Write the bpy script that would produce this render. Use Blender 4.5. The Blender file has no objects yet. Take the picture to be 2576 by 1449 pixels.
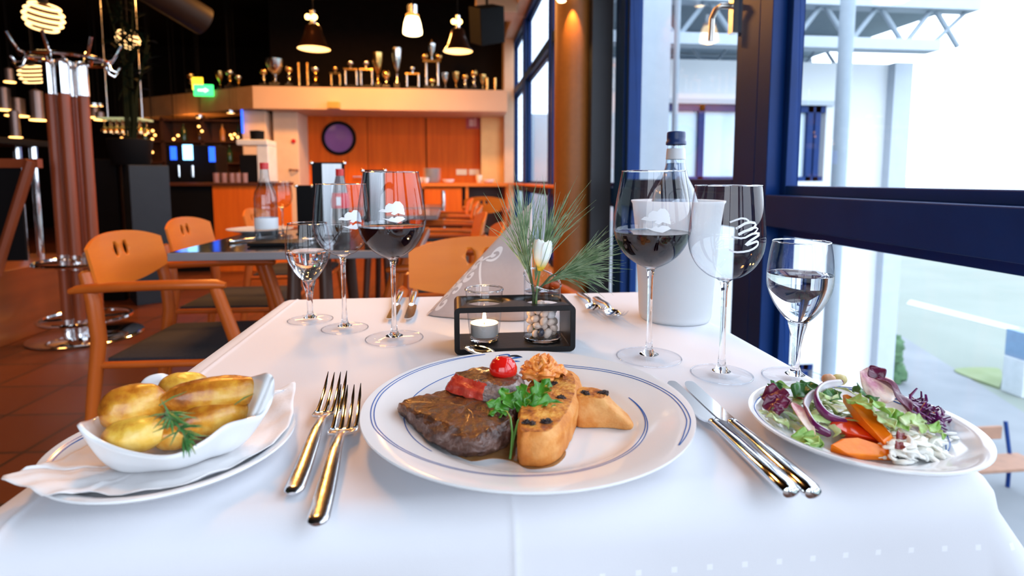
import bpy, bmesh, math, random
from mathutils import Vector, Matrix, noise, Euler
PI = math.pi
random.seed(7)
SC = bpy.context.scene
COL = SC.collection

# ---------------------------------------------------------------- camera
FP, CX, CY, EYE = 1380.0, 1288.0, 579.0, 0.975
pitch = math.atan(127 / FP)
yaw = math.atan(148 * math.cos(pitch) / FP)
cam_d = bpy.data.cameras.new('camera')
cam = bpy.data.objects.new('camera', cam_d)
COL.objects.link(cam)
cam.location = (0, 0, EYE)
cam.rotation_euler = (PI / 2 - pitch, 0, -yaw)
cam_d.sensor_width = 36
cam_d.lens = FP * 36 / 2576
cam_d.shift_y = -(724.5 - CY) / 2576
cam_d.clip_start = 0.01
cam_d.clip_end = 500
cam_d.dof.use_dof = True
cam_d.dof.focus_distance = 0.62
cam_d.dof.aperture_fstop = 5.2
SC.camera = cam

# ---------------------------------------------------------------- world, exposure
SC.view_settings.view_transform = 'Standard'
SC.view_settings.look = 'None'
SC.view_settings.gamma = 1
SC.view_settings.exposure = 0.0
SC.cycles.max_bounces = 12
SC.cycles.transparent_max_bounces = 24
SC.cycles.transmission_bounces = 10
SC.cycles.sample_clamp_indirect = 6
world = bpy.data.worlds.new('overcast_sky')
SC.world = world
world.use_nodes = True
bg = world.node_tree.nodes['Background']
bg.inputs[0].default_value = (0.80, 0.885, 1.0, 1)
bg.inputs[1].default_value = 4.9


def lamp(name, kind, loc, energy, color, size=0.1, target=None, spot=None, portal=False, sy=None):
    d = bpy.data.lights.new(name, kind)
    d.energy = energy
    d.color = color
    if kind == 'AREA':
        d.size = size
        if sy:
            d.shape = 'RECTANGLE'
            d.size_y = sy
        else:
            d.shape = 'DISK'
        d.cycles.is_portal = portal
    else:
        d.shadow_soft_size = size
    if spot:
        d.spot_size = spot
        d.spot_blend = 0.6
    o = bpy.data.objects.new(name, d)
    COL.objects.link(o)
    o.location = loc
    if target is not None:
        o.rotation_euler = (Vector(target) - Vector(loc)).to_track_quat('-Z', 'Y').to_euler()
    return o


WARM = (1.0, 0.42, 0.10)
# daylight portals in the window openings
lamp('window_light_portal', 'AREA', (1.12, 3.2, 1.6), 1, (1, 1, 1), 12.0, (0, 3.2, 1.6), portal=True, sy=3.1)
lamp('window_light_portal', 'AREA', (-0.975, -2.95, 1.6), 1, (1, 1, 1), 3.45, (-0.975, 0, 1.6), portal=True, sy=3.0)
# added warm fill lamps above the view (drum shades built below)
FILL_LAMPS = [(-1.4, 4.2, 3.2, 75), (-3.8, 3.6, 3.2, 14), (-1.2, 6.6, 3.3, 150), (-3.4, 6.4, 3.2, 12), (-0.9, 2.2, 3.2, 30)]

# ---------------------------------------------------------------- pixel to place helpers (measuring the photograph)
_sa, _ca, _sp, _cp = math.sin(yaw), math.cos(yaw), math.sin(pitch), math.cos(pitch)
_R, _U, _W = Vector((_ca, -_sa, 0)), Vector((_sa * _sp, _ca * _sp, _cp)), Vector((_sa * _cp, _ca * _cp, -_sp))


def ray(x, y):
    return (x - CX) / FP * _R + (CY - y) / FP * _U + _W


def PZ(x, y, z):
    d = ray(x, y)
    t = (z - EYE) / d.z
    return Vector((d.x * t, d.y * t, z))


def PY(x, y, Y):
    d = ray(x, y)
    t = Y / d.y
    return Vector((d.x * t, Y, EYE + d.z * t))


def PX(x, y, X):
    d = ray(x, y)
    t = X / d.x
    return Vector((X, d.y * t, EYE + d.z * t))


# ---------------------------------------------------------------- materials
MATS = {}


def mat(name, c1, c2=None, scale=8, rough=0.5, metal=0.0, bump=0.0, bscale=40, emit=None, es=1.0,
        trans=0.0, ior=1.45, coat=0.0, sss=0.0, lo=0.35, hi=0.65, stretch=None, detail=4, spec=0.5, sheen=0.0, aniso=None):
    if name in MATS:
        return MATS[name]
    m = bpy.data.materials.new(name)
    m.use_nodes = True
    nt = m.node_tree
    N, L = nt.nodes, nt.links
    b = N['Principled BSDF']
    b.inputs['Roughness'].default_value = rough
    b.inputs['Metallic'].default_value = metal
    b.inputs['IOR'].default_value = ior
    b.inputs['Transmission Weight'].default_value = trans
    b.inputs['Coat Weight'].default_value = coat
    b.inputs['Coat Roughness'].default_value = 0.08
    b.inputs['Specular IOR Level'].default_value = spec
    b.inputs['Sheen Weight'].default_value = sheen
    if sss:
        b.inputs['Subsurface Weight'].default_value = sss
        b.inputs['Subsurface Radius'].default_value = (0.4, 0.2, 0.1)
        b.inputs['Subsurface Scale'].default_value = 0.01
    tc = N.new('ShaderNodeTexCoord')
    mp = N.new('ShaderNodeMapping')
    L.new(tc.outputs['Object'], mp.inputs[0])
    if stretch:
        mp.inputs['Scale'].default_value = stretch
    if c2 is None:
        c2 = tuple(min(1, c * 0.9) for c in c1)
    nz = N.new('ShaderNodeTexNoise')
    nz.inputs['Scale'].default_value = scale
    nz.inputs['Detail'].default_value = detail
    L.new(mp.outputs[0], nz.inputs['Vector'])
    cr = N.new('ShaderNodeValToRGB')
    cr.color_ramp.elements[0].position = lo
    cr.color_ramp.elements[1].position = hi
    cr.color_ramp.elements[0].color = (*c1, 1)
    cr.color_ramp.elements[1].color = (*c2, 1)
    L.new(nz.outputs[0], cr.inputs[0])
    L.new(cr.outputs[0], b.inputs['Base Color'])
    if bump:
        n2 = N.new('ShaderNodeTexNoise')
        n2.inputs['Scale'].default_value = bscale
        n2.inputs['Detail'].default_value = 6
        L.new(mp.outputs[0], n2.inputs['Vector'])
        bp = N.new('ShaderNodeBump')
        bp.inputs['Strength'].default_value = bump
        bp.inputs['Distance'].default_value = 0.002
        L.new(n2.outputs[0], bp.inputs['Height'])
        L.new(bp.outputs[0], b.inputs['Normal'])
    if emit:
        b.inputs['Emission Color'].default_value = (*emit, 1)
        b.inputs['Emission Strength'].default_value = es
    MATS[name] = m
    return m


def thin_glass(name, tint=(0.93, 0.97, 1.0), edge=(0.45, 0.5, 0.56), rough=0.0, base=0.04, gain=0.75, power=3.0):
    m = bpy.data.materials.new(name)
    m.use_nodes = True
    nt = m.node_tree
    N, L = nt.nodes, nt.links
    N.clear()
    out = N.new('ShaderNodeOutputMaterial')
    lw = N.new('ShaderNodeLayerWeight')
    lw.inputs['Blend'].default_value = 0.5
    pw = N.new('ShaderNodeMath')
    pw.operation = 'POWER'
    pw.inputs[1].default_value = power
    L.new(lw.outputs['Facing'], pw.inputs[0])
    mr = N.new('ShaderNodeMapRange')
    mr.inputs['To Min'].default_value = base
    mr.inputs['To Max'].default_value = gain
    L.new(pw.outputs[0], mr.inputs['Value'])
    mc = N.new('ShaderNodeMix')
    mc.data_type = 'RGBA'
    mc.inputs[6].default_value = (*tint, 1)
    mc.inputs[7].default_value = (*edge, 1)
    L.new(pw.outputs[0], mc.inputs[0])
    tr = N.new('ShaderNodeBsdfTransparent')
    L.new(mc.outputs[2], tr.inputs[0])
    gl = N.new('ShaderNodeBsdfGlossy')
    gl.inputs['Roughness'].default_value = rough
    mx = N.new('ShaderNodeMixShader')
    L.new(mr.outputs[0], mx.inputs[0])
    L.new(tr.outputs[0], mx.inputs[1])
    L.new(gl.outputs[0], mx.inputs[2])
    L.new(mx.outputs[0], out.inputs[0])
    MATS[name] = m
    return m


G_BOWL = thin_glass('wine_glass_crystal', (0.97, 0.985, 1.0), (0.30, 0.34, 0.42), 0.0, 0.05, 0.6, 4.0)
G_FOOT = thin_glass('glass_foot', (0.995, 0.997, 1.0), (0.94, 0.95, 0.97), 0.0, 0.012, 0.14, 4.0)
G_PANE = thin_glass('window_glass', (0.97, 0.985, 1.0), (0.8, 0.9, 1.0), 0.0, 0.02, 0.5, 4.0)
G_SOLID = mat('solid_glass', (1, 1, 1), (1, 1, 1), rough=0.0, trans=1.0, ior=1.45)
WATER = mat('water', (1, 1, 1), (1, 1, 1), rough=0.0, trans=1.0, ior=1.33)
WINE = mat('red_wine', (0.006, 0.002, 0.004), (0.008, 0.003, 0.005), rough=0.03, spec=0.5)
CHINA = mat('white_china', (0.80, 0.82, 0.84), (0.83, 0.84, 0.86), rough=0.12, coat=0.4, spec=0.5)
BLUE_INK = mat('blue_ink', (0.03, 0.12, 0.42), (0.04, 0.14, 0.46), rough=0.25)
BLACK_INK = mat('black_ink', (0.01, 0.015, 0.03), rough=0.3)
STEEL = mat('polished_steel', (0.82, 0.83, 0.85), (0.78, 0.79, 0.8), rough=0.1, metal=1.0)
STEEL_B = mat('brushed_steel', (0.8, 0.8, 0.82), (0.74, 0.74, 0.76), rough=0.2, metal=1.0, bump=0.05, bscale=300)
CHROME = mat('chrome', (0.85, 0.86, 0.88), rough=0.08, metal=1.0)
WOOD = mat('orange_beech_wood', (0.55, 0.12, 0.015), (0.44, 0.085, 0.010), scale=6, rough=0.34, stretch=(1, 1, 0.15), bump=0.02, coat=0.08, spec=0.35)
PLY = mat('honey_plywood', (0.74, 0.195, 0.018), (0.64, 0.15, 0.013), scale=5, rough=0.38, stretch=(0.3, 0.3, 2.0), coat=0.05, spec=0.3)
DOORWOOD = mat('door_wood', (0.74, 0.145, 0.010), (0.62, 0.11, 0.008), scale=3, rough=0.5, stretch=(6, 6, 0.4), spec=0.2)
POLEWOOD = mat('pole_wood', (0.24, 0.055, 0.018), (0.19, 0.042, 0.014), scale=6, rough=0.35, stretch=(1, 1, 0.1))
SEATF = mat('charcoal_fabric', (0.016, 0.015, 0.018), (0.026, 0.025, 0.03), scale=200, rough=0.9, bump=0.3, bscale=500)
BLACKM = mat('black_paint', (0.005, 0.005, 0.006), rough=0.6, spec=0.12)
BLACKW = mat('black_lacquered_wood', (0.006, 0.006, 0.007), (0.009, 0.009, 0.010), rough=0.35, bump=0.1, bscale=120, spec=0.3)
DARKWALL = mat('dark_wall_paint', (0.010, 0.007, 0.006), (0.008, 0.006, 0.005), rough=0.9, spec=0.1)
BEIGE = mat('beige_plaster', (0.72, 0.50, 0.34), (0.68, 0.46, 0.31), rough=0.7)
FASCIA = mat('fascia_paint', (0.66, 0.48, 0.36), (0.62, 0.45, 0.34), rough=0.5, scale=2)
NAVY = mat('navy_window_frame', (0.003, 0.030, 0.15), (0.0025, 0.026, 0.13), rough=0.38, spec=0.2)
GOLD = mat('gold_metal', (0.95, 0.62, 0.22), (0.9, 0.55, 0.18), rough=0.18, metal=1.0)
SILVER = mat('silver_metal', (0.85, 0.85, 0.85), rough=0.15, metal=1.0)
MARBLE = mat('black_marble', (0.02, 0.018, 0.018), (0.08, 0.07, 0.065), scale=30, rough=0.15, lo=0.5, hi=0.75)
BULB = mat('glowing_warm_glass', (1, 0.8, 0.5), emit=(1.0, 0.62, 0.25), es=9)
GLINT = mat('small_warm_glow', (1, 0.8, 0.5), emit=(1.0, 0.45, 0.10), es=5)


def glow(name, col, s):
    return mat(name, tuple(min(1, c) for c in col), emit=col, es=s)


# ---------------------------------------------------------------- mesh builder
class MB:
    def __init__(s):
        s.v, s.f, s.m = [], [], []

    def add(s, vs, fs, mi=0):
        k = len(s.v)
        s.v += [tuple(v) for v in vs]
        for i, f in enumerate(fs):
            s.f.append(tuple(a + k for a in f))
            s.m.append(mi[i] if isinstance(mi, list) else mi)
        return s

    def box(s, a, b, mi=0, mx=None):
        x0, y0, z0 = a
        x1, y1, z1 = b
        vs = [Vector(p) for p in ((x0, y0, z0), (x1, y0, z0), (x1, y1, z0), (x0, y1, z0), (x0, y0, z1), (x1, y0, z1), (x1, y1, z1), (x0, y1, z1))]
        if mx:
            vs = [mx @ v for v in vs]
        return s.add(vs, [(0, 3, 2, 1), (4, 5, 6, 7), (0, 1, 5, 4), (1, 2, 6, 5), (2, 3, 7, 6), (3, 0, 4, 7)], mi)

    def lathe(s, prof, n=48, c=(0, 0, 0), mi=0, mx=None, wob=None):
        vs, fs, ms = [], [], []
        idx = []
        for j, p in enumerate(prof):
            r, z = p[0], p[1]
            if r < 1e-6:
                idx.append([len(vs)] * n)
                vs.append(Vector((c[0], c[1], c[2] + z)))
            else:
                row = []
                for i in range(n):
                    a = 2 * PI * i / n
                    rr = r * (wob(a, z) if wob else 1)
                    row.append(len(vs))
                    vs.append(Vector((c[0] + rr * math.cos(a), c[1] + rr * math.sin(a), c[2] + z)))
                idx.append(row)
        for j in range(len(prof) - 1):
            a, b = idx[j], idx[j + 1]
            for i in range(n):
                k = (i + 1) % n
                q = [a[i], a[k], b[k], b[i]]
                q2 = []
                for t in q:
                    if t not in q2:
                        q2.append(t)
                if len(q2) > 2:
                    fs.append(tuple(q2))
                    ms.append(mi)
        if mx:
            vs = [mx @ v for v in vs]
        return s.add(vs, fs, ms)

    def tube(s, pts, r, n=12, mi=0, cap=True, flat=1.0, up=None):
        pts = [Vector(p) for p in pts]
        rs = r if isinstance(r, (list, tuple)) else [r] * len(pts)
        vs, fs = [], []
        ref = None
        for i, p in enumerate(pts):
            t = (pts[min(i + 1, len(pts) - 1)] - pts[max(i - 1, 0)]).normalized()
            if ref is None:
                ref = Vector(up) if up else (Vector((0, 0, 1)) if abs(t.z) < 0.9 else Vector((1, 0, 0)))
            x = t.cross(ref)
            if x.length < 1e-5:
                x = t.orthogonal()
            x.normalize()
            y = x.cross(t).normalized()
            if not up:
                ref = y
            for k in range(n):
                a = 2 * PI * k / n
                vs.append(p + x * math.cos(a) * rs[i] + y * math.sin(a) * rs[i] * flat)
        for i in range(len(pts) - 1):
            for k in range(n):
                q = (k + 1) % n
                fs.append((i * n + k, i * n + q, (i + 1) * n + q, (i + 1) * n + k))
        if cap:
            fs.append(tuple(range(n - 1, -1, -1)))
            fs.append(tuple((len(pts) - 1) * n + k for k in range(n)))
        return s.add(vs, fs, mi)

    def ball(s, c, r, n=20, m=12, rot=None, nz=0.0, nf=2.0, seed=0, mi=0):
        r = r if isinstance(r, (tuple, list)) else (r, r, r)
        c = Vector(c)
        vs, fs = [], []
        for j in range(m + 1):
            ph = PI * j / m
            for i in range(n):
                a = 2 * PI * i / n
                d = Vector((math.sin(ph) * math.cos(a), math.sin(ph) * math.sin(a), math.cos(ph)))
                k = 1 + (nz * noise.fractal(d * nf + Vector((seed * 7.3, 1.7, 0)), 1, 2, 3) if nz else 0)
                q = Vector((d.x * r[0], d.y * r[1], d.z * r[2])) * k
                if rot:
                    q = rot @ q
                vs.append(c + q)
        for j in range(m):
            for i in range(n):
                k = (i + 1) % n
                if j == 0:
                    fs.append((i, (j + 1) * n + i, (j + 1) * n + k))
                elif j == m - 1:
                    fs.append((j * n + i, (j + 1) * n + i, j * n + k))
                else:
                    fs.append((j * n + i, (j + 1) * n + i, (j + 1) * n + k, j * n + k))
        return s.add(vs, fs, mi)

    def prism(s, poly, h0, h1, mx=None, mi=0):
        n = len(poly)
        vs = [Vector((p[0], p[1], h0)) for p in poly] + [Vector((p[0], p[1], h1)) for p in poly]
        if mx:
            vs = [mx @ v for v in vs]
        fs = [tuple(range(n - 1, -1, -1)), tuple(range(n, 2 * n))] + [(i, (i + 1) % n, n + (i + 1) % n, n + i) for i in range(n)]
        return s.add(vs, fs, mi)

    def grid(s, rows, mi=0, close=False):
        n = len(rows[0])
        vs = [v for r in rows for v in r]
        fs = []
        for j in range(len(rows) - 1):
            for i in range(n if close else n - 1):
                k = (i + 1) % n
                fs.append((j * n + i, j * n + k, (j + 1) * n + k, (j + 1) * n + i))
        return s.add(vs, fs, mi)

    def build(s, name, mats, parent=None, loc=None, rz=0, smooth=True, bevel=0, sub=0, solid=0, auto=40):
        me = bpy.data.meshes.new(name)
        me.from_pydata([tuple(v) for v in s.v], [], s.f)
        if not isinstance(mats, (list, tuple)):
            mats = [mats]
        for m in mats:
            me.materials.append(m)
        me.polygons.foreach_set('material_index', s.m)
        bm = bmesh.new()
        bm.from_mesh(me)
        bmesh.ops.remove_doubles(bm, verts=bm.verts, dist=1e-6)
        bmesh.ops.recalc_face_normals(bm, faces=bm.faces)
        if smooth:
            for f in bm.faces:
                f.smooth = True
            for e in bm.edges:
                if len(e.link_faces) == 2 and e.calc_face_angle(0) > math.radians(auto):
                    e.smooth = False
        bm.to_mesh(me)
        bm.free()
        o = bpy.data.objects.new(name, me)
        COL.objects.link(o)
        if parent:
            o.parent = parent
        if loc is not None:
            o.location = loc
        o.rotation_euler.z = rz
        if solid:
            md = o.modifiers.new('solidify', 'SOLIDIFY')
            md.thickness = solid
            md.offset = 0
        if bevel:
            md = o.modifiers.new('bevel', 'BEVEL')
            md.width = bevel
            md.segments = 3
            md.limit_method = 'ANGLE'
            md.harden_normals = False
        if sub:
            md = o.modifiers.new('subsurf', 'SUBSURF')
            md.levels = md.render_levels = sub
        return o


def tag(o, label, cat, group=None, kind=None):
    o['label'] = label
    o['category'] = cat
    if group:
        o['group'] = group
    if kind:
        o['kind'] = kind
    return o


def struct(o):
    o['kind'] = 'structure'
    return o


def thing(name, label, cat, loc=(0, 0, 0), rz=0, group=None):
    o = bpy.data.objects.new(name, None)
    COL.objects.link(o)
    o.empty_display_size = 0.05
    o.location = loc
    o.rotation_euler.z = rz
    return tag(o, label, cat, group)


def copy_tree(o, parent=None):
    c = o.copy()
    COL.objects.link(c)
    if parent:
        c.parent = parent
    for ch in list(o.children):
        copy_tree(ch, c)
    return c


def copy_thing(o, loc, rz, label, group=None, scale=None):
    c = copy_tree(o)
    c.location = loc
    c.rotation_euler.z = rz
    c['label'] = label
    if group:
        c['group'] = group
    if scale:
        c.scale = (scale,) * 3
    return c


def catmull(pts, n, closed=True):
    out = []
    m = len(pts)
    seg = m if closed else m - 1
    for k in range(n):
        t = k / n * seg if closed else k / (n - 1) * seg
        i = min(int(t), seg - 1)
        u = t - i
        g = (lambda j: Vector(pts[j % m])) if closed else (lambda j: Vector(pts[max(0, min(m - 1, j))]))
        p0, p1, p2, p3 = g(i - 1), g(i), g(i + 1), g(i + 2)
        out.append(0.5 * ((2 * p1) + (-p0 + p2) * u + (2 * p0 - 5 * p1 + 4 * p2 - p3) * u * u + (-p0 + 3 * p1 - 3 * p2 + p3) * u ** 3))
    return out


def loft(mb, polys, n=64, caps=(True, True), between=4, nz=0.0, nf=60, mats=(0, 0), seed=0, bulge=0.0):
    """skin a stack of closed 3-D outlines, bottom to top, closing both ends"""
    rings = [catmull(p, n) for p in polys]
    rows = []
    for a, b in zip(rings, rings[1:]):
        for k in range(between):
            t = k / between
            rows.append([p.lerp(q, t) for p, q in zip(a, b)])
    rows.append(rings[-1])
    c0 = sum(rings[0], Vector()) / n
    c1 = sum(rings[-1], Vector()) / n
    low = [[c0.lerp(p, t) for p in rings[0]] for t in (0.02, 0.35, 0.7, 0.92)]
    for i, t in enumerate((0.97, 0.88, 0.72, 0.54, 0.36, 0.18, 0.02)):
        rows.append([c1.lerp(p, t) + Vector((0, 0, bulge * (1 - t * t))) for p in rings[-1]])
    rows = low + rows
    ntop = len(rows) - 8
    if nz:
        for j, r in enumerate(rows):
            if j < 4:
                continue
            for i, p in enumerate(r):
                d = Vector([noise.fractal(p * nf + Vector((k * 31.7 + seed, 0, 0)), 0.9, 2.1, 5) for k in range(3)])
                r[i] = p + d * nz
    n0 = len(mb.f)
    mb.grid(rows, mats[0], close=True)
    for k in range(n0, len(mb.f)):
        if (k - n0) // n >= ntop:
            mb.m[k] = mats[1]
    return mb


def lerp(a, b, t):
    return a + (b - a) * t

# ================================================================ ROOM SHELL
XW = 0.95     # inner plane of the window wall
YB = 8.9      # back wall
YN = -3.0     # wall behind the viewer
XL = -8.6     # left wall
HC = 3.7      # ceiling height

TILE = bpy.data.materials.new('terracotta_tiles')
TILE.use_nodes = True
_nt = TILE.node_tree
_b = _nt.nodes['Principled BSDF']
_b.inputs['Roughness'].default_value = 0.35
_tc = _nt.nodes.new('ShaderNodeTexCoord')
_mp = _nt.nodes.new('ShaderNodeMapping')
_mp.inputs['Rotation'].default_value = (0, 0, math.radians(3))
_br = _nt.nodes.new('ShaderNodeTexBrick')
_br.offset = 0
_br.inputs['Color1'].default_value = (0.12, 0.032, 0.010, 1)
_br.inputs['Color2'].default_value = (0.09, 0.024, 0.008, 1)
_br.inputs['Mortar'].default_value = (0.035, 0.016, 0.010, 1)
_br.inputs['Scale'].default_value = 1.0
_br.inputs['Mortar Size'].default_value = 0.008
_br.inputs['Brick Width'].default_value = 0.33
_br.inputs['Row Height'].default_value = 0.33
_nt.links.new(_tc.outputs['Object'], _mp.inputs[0])
_nt.links.new(_mp.outputs[0], _br.inputs['Vector'])
_nt.links.new(_br.outputs[0], _b.inputs['Base Color'])

struct(MB().box((XL, YN, -0.2), (XW + 0.1, 12.6, 0)).build('floor', TILE, smooth=False))
struct(MB().box((XL, YN, HC), (XW + 0.15, 12.6, HC + 0.2)).build('ceiling', DARKWALL, smooth=False))
# back wall: black paint above, wood panelling and plaster below
struct(MB().box((-2.75, YB, 0), (XW + 0.1, YB + 0.2, HC)).box((-2.75, YB + 0.2, 0), (-2.6, 12.2, HC)).box((XL, 12.2, 0), (-2.6, 12.4, HC)).build('wall_back', DARKWALL, smooth=False))
struct(MB().box((XL - 0.2, YN - 0.2, 0), (XL, 12.4, HC)).build('wall_left', DARKWALL, smooth=False))
# wall behind the viewer, glazed like the window side
w = MB()
w.box((XL, YN - 0.2, 0), (-2.7, YN, HC)).box((0.75, YN - 0.2, 0), (XW + 0.1, YN, HC)).box((-2.7, YN - 0.2, 3.1), (0.75, YN, HC)).box((-2.7, YN - 0.2, 0), (0.75, YN, 0.12))
struct(w.build('wall_front', DARKWALL, smooth=False))
# window wall: sill strip and header
w = MB().box((XW, YN, 0), (XW + 0.12, YB, 0.12)).box((XW, YN, 3.12), (XW + 0.12, YB, HC))
struct(w.build('wall_right', BEIGE, smooth=False))


def frame_member(mb, y0, y1, z0, z1, x0=XW, x1=XW + 0.09):
    mb.box((x0, y0, z0), (x1, y1, z1))


# big window frames of the right wall; each bay is one window: frame > glass, sash
DARKF = NAVY
BAYS = [(-2.9, -1.35), (-1.2, 0.04), (0.19, 1.59), (1.77, 3.03), (3.2, 5.28), (5.53, 7.3), (7.55, 8.82)]
for i, (a, b) in enumerate(BAYS):
    fr = MB()
    ya = a - 0.075 if i else YN
    yb = b + 0.09 if i < len(BAYS) - 1 else YB
    if i == 2:
        yb = 1.66
    if i == 3:
        ya = 1.66
    frame_member(fr, ya, a, 0.12, 3.12)
    frame_member(fr, b, yb, 0.12, 3.12)
    frame_member(fr, a, b, 0.12, 0.2)
    frame_member(fr, a, b, 0.833, 0.929)
    frame_member(fr, a, b, 2.28, 2.37)
    frame_member(fr, a, b, 3.05, 3.12)
    f = struct(fr.build('window_%d' % (i + 1), DARKF, smooth=False, bevel=0.003))
    # slim sash frames set back behind the main members
    sx0, sx1, s = XW + 0.045, XW + 0.085, 0.028
    for nm, z0, z1 in (('lower', 0.2, 0.833), ('upper', 0.929, 2.28), ('top', 2.37, 3.05)):
        sash = MB()
        t = s
        if i == 3 and nm == 'upper':
            t = 0.048
        x0 = XW + 0.012 if (i == 3 and nm == 'upper') else sx0
        frame_member(sash, a, a + t, z0, z1, x0, sx1)
        frame_member(sash, b - t, b, z0, z1, x0, sx1)
        frame_member(sash, a + t, b - t, z0, z0 + t, x0, sx1)
        frame_member(sash, a + t, b - t, z1 - t, z1, x0, sx1)
        so = sash.build('sash_frame', DARKF, f, smooth=False, bevel=0.003)
        MB().box((XW + 0.062, a + t - 0.004, z0 + t - 0.004), (XW + 0.068, b - t + 0.004, z1 - t + 0.004)).build('glass_pane', G_PANE, f, smooth=False)
    if i == 3:
        hd = MB()
        q = PX(1878, 60, XW)
        hd.box((XW - 0.008, 1.815, 1.47), (XW + 0.001 + 0.012, 1.845, 1.62))
        hd.tube([(XW - 0.008, 1.83, 1.56), (XW - 0.045, 1.83, 1.56), (XW - 0.055, 1.84, 1.553), (XW - 0.055, 1.872, 1.53), (XW - 0.055, 1.875, 1.455)], 0.010, 12)
        hd.build('window_handle', mat('handle_metal', (0.75, 0.72, 0.68), rough=0.3, metal=0.9), f)
# window behind the viewer
fr = MB()
for k in range(3):
    x = -2.7 + k * 3.45 / 2
    fr.box((x - (0.05 if k else 0), YN - 0.12, 0.12), (x + (0.05 if k < 2 else 0), YN - 0.02, 3.1))
fr.box((-2.7, YN - 0.12, 0.83), (0.75, YN - 0.03, 0.93)).box((-2.7, YN - 0.12, 2.28), (0.75, YN - 0.03, 2.36))
f = struct(fr.build('window_8', DARKF, smooth=False))

# beige header over the windows and pier at the far end
w = MB()
w.box((0.80, 3.9, 3.12), (XW, YB, HC))
struct(w.build('trim_1', BEIGE, smooth=False, bevel=0.01))
w = MB().box((0.79, 8.55, 0), (XW - 0.005, YB, 3.12))
struct(w.build('trim_2', BEIGE, smooth=False, bevel=0.01))
# wooden inner sill along the far windows
struct(MB().box((0.86, 3.7, 0.90), (XW + 0.03, 8.5, 0.925)).build('trim_3', PLY, smooth=False, bevel=0.003))
# wall piece right of the door, warm plaster
struct(MB().box((0.44, 8.70, 0), (0.79, YB, 2.25)).build('wall_right_return', mat('warm_plaster', (0.9, 0.55, 0.22), (0.86, 0.5, 0.2), rough=0.7), smooth=False))

# wood panelling and door on the back wall
pan = MB()
for x0, x1 in ((-2.37, -2.24), (-1.32, -0.42), (-0.41, 0.44)):
    pan.box((x0, YB - 0.05, 0), (x1 - 0.008, YB, 2.25))
struct(pan.build('wall_back_panelling', DOORWOOD, smooth=False, bevel=0.002))
dr = struct(MB().box((-2.23, YB - 0.06, 0.01), (-1.33, YB, 2.2)).build('door_1', DOORWOOD, smooth=False, bevel=0.004))
c = PY(853, 348, YB - 0.06)
rot = Matrix.Rotation(PI / 2, 4, 'X')
rm = Matrix.Translation(c) @ rot
MB().lathe([(0.215, -0.005), (0.262, -0.005), (0.262, 0.03), (0.215, 0.03), (0.215, -0.005)], 48, mx=rm).build('porthole_ring', BLACKM, dr)
MB().lathe([(0, 0.004), (0.216, 0.004), (0.216, 0.012), (0, 0.012)], 48, mx=rm).build('porthole_glass', mat('violet_porthole_glass', (0.22, 0.10, 0.34), (0.28, 0.14, 0.42), rough=0.06, scale=2, coat=0.5), dr)
MB().tube([(-1.42, YB - 0.06, 1.02), (-1.42, YB - 0.11, 1.02), (-1.55, YB - 0.115, 1.02)], 0.011, 10).build('door_handle', CHROME, dr)
zf0_ = 1.95
# white plaster pillar and bar end wall
wl = MB().box((PY(690, 400, 8.3).x, 8.3, 0), (PY(752, 400, 8.3).x, YB, zf0_ - .002))
struct(wl.build('wall_pillar', mat('pale_plaster', (0.80, 0.62, 0.47), (0.76, 0.58, 0.44), rough=0.7), smooth=False, bevel=0.01))
wl = MB().box((PY(612, 400, 8.2).x, 8.2, 0), (PY(672, 400, 8.2).x, YB, zf0_ - .002))
struct(wl.build('wall_bar_end', mat('pale_plaster', (0.8, 0.6, 0.45)), smooth=False, bevel=0.01))

# fascia with the trophy shelf on top: one straight run and one run going back to the left
zf0, zf1 = 1.95, 2.255
xa, xb = PY(636, 250, 8).x, 0.79
A = Vector((xa, 8.0, 0))
Bp = PY(345, 290, 10.5)
dirL = Vector((Bp.x - A.x, 2.5, 0)).normalized()
far_l = A + dirL * 2.2
fa = MB()
nrm = Vector((-dirL.y, dirL.x, 0))
if nrm.y < 0:
    nrm = -nrm
fa.prism([(xb, 8.0), (xb, YB), (xa, YB), (A.x, 8.0)], zf0, zf1)
struct(fa.build('wall_back_fascia', FASCIA, smooth=False, bevel=0.004))
# left run of the fascia, in front of the bar, running back-left
Lf = [PY(636, 250, 8.0), PY(352, 290, 9.4)]
fb = MB()
dL = (Vector((Lf[1].x, 9.4, 0)) - Vector((xa, 8.0, 0))).normalized()
nn = Vector((-dL.y, dL.x, 0))
if nn.y < 0:
    nn = -nn
p0 = Vector((xa, 8.0, 0))
p1 = Vector((Lf[1].x, 9.4, 0))
fb.prism([(p0.x, p0.y), (p1.x, p1.y), (p1.x + nn.x * .5, p1.y + nn.y * .5), (p0.x + nn.x * .5, p0.y + nn.y * .5)], zf0, zf1)
struct(fb.build('wall_bar_fascia', mat('brown_fascia_paint', (0.42, 0.24, 0.12), (0.38, 0.21, 0.10), rough=0.6), smooth=False, bevel=0.004))

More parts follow.
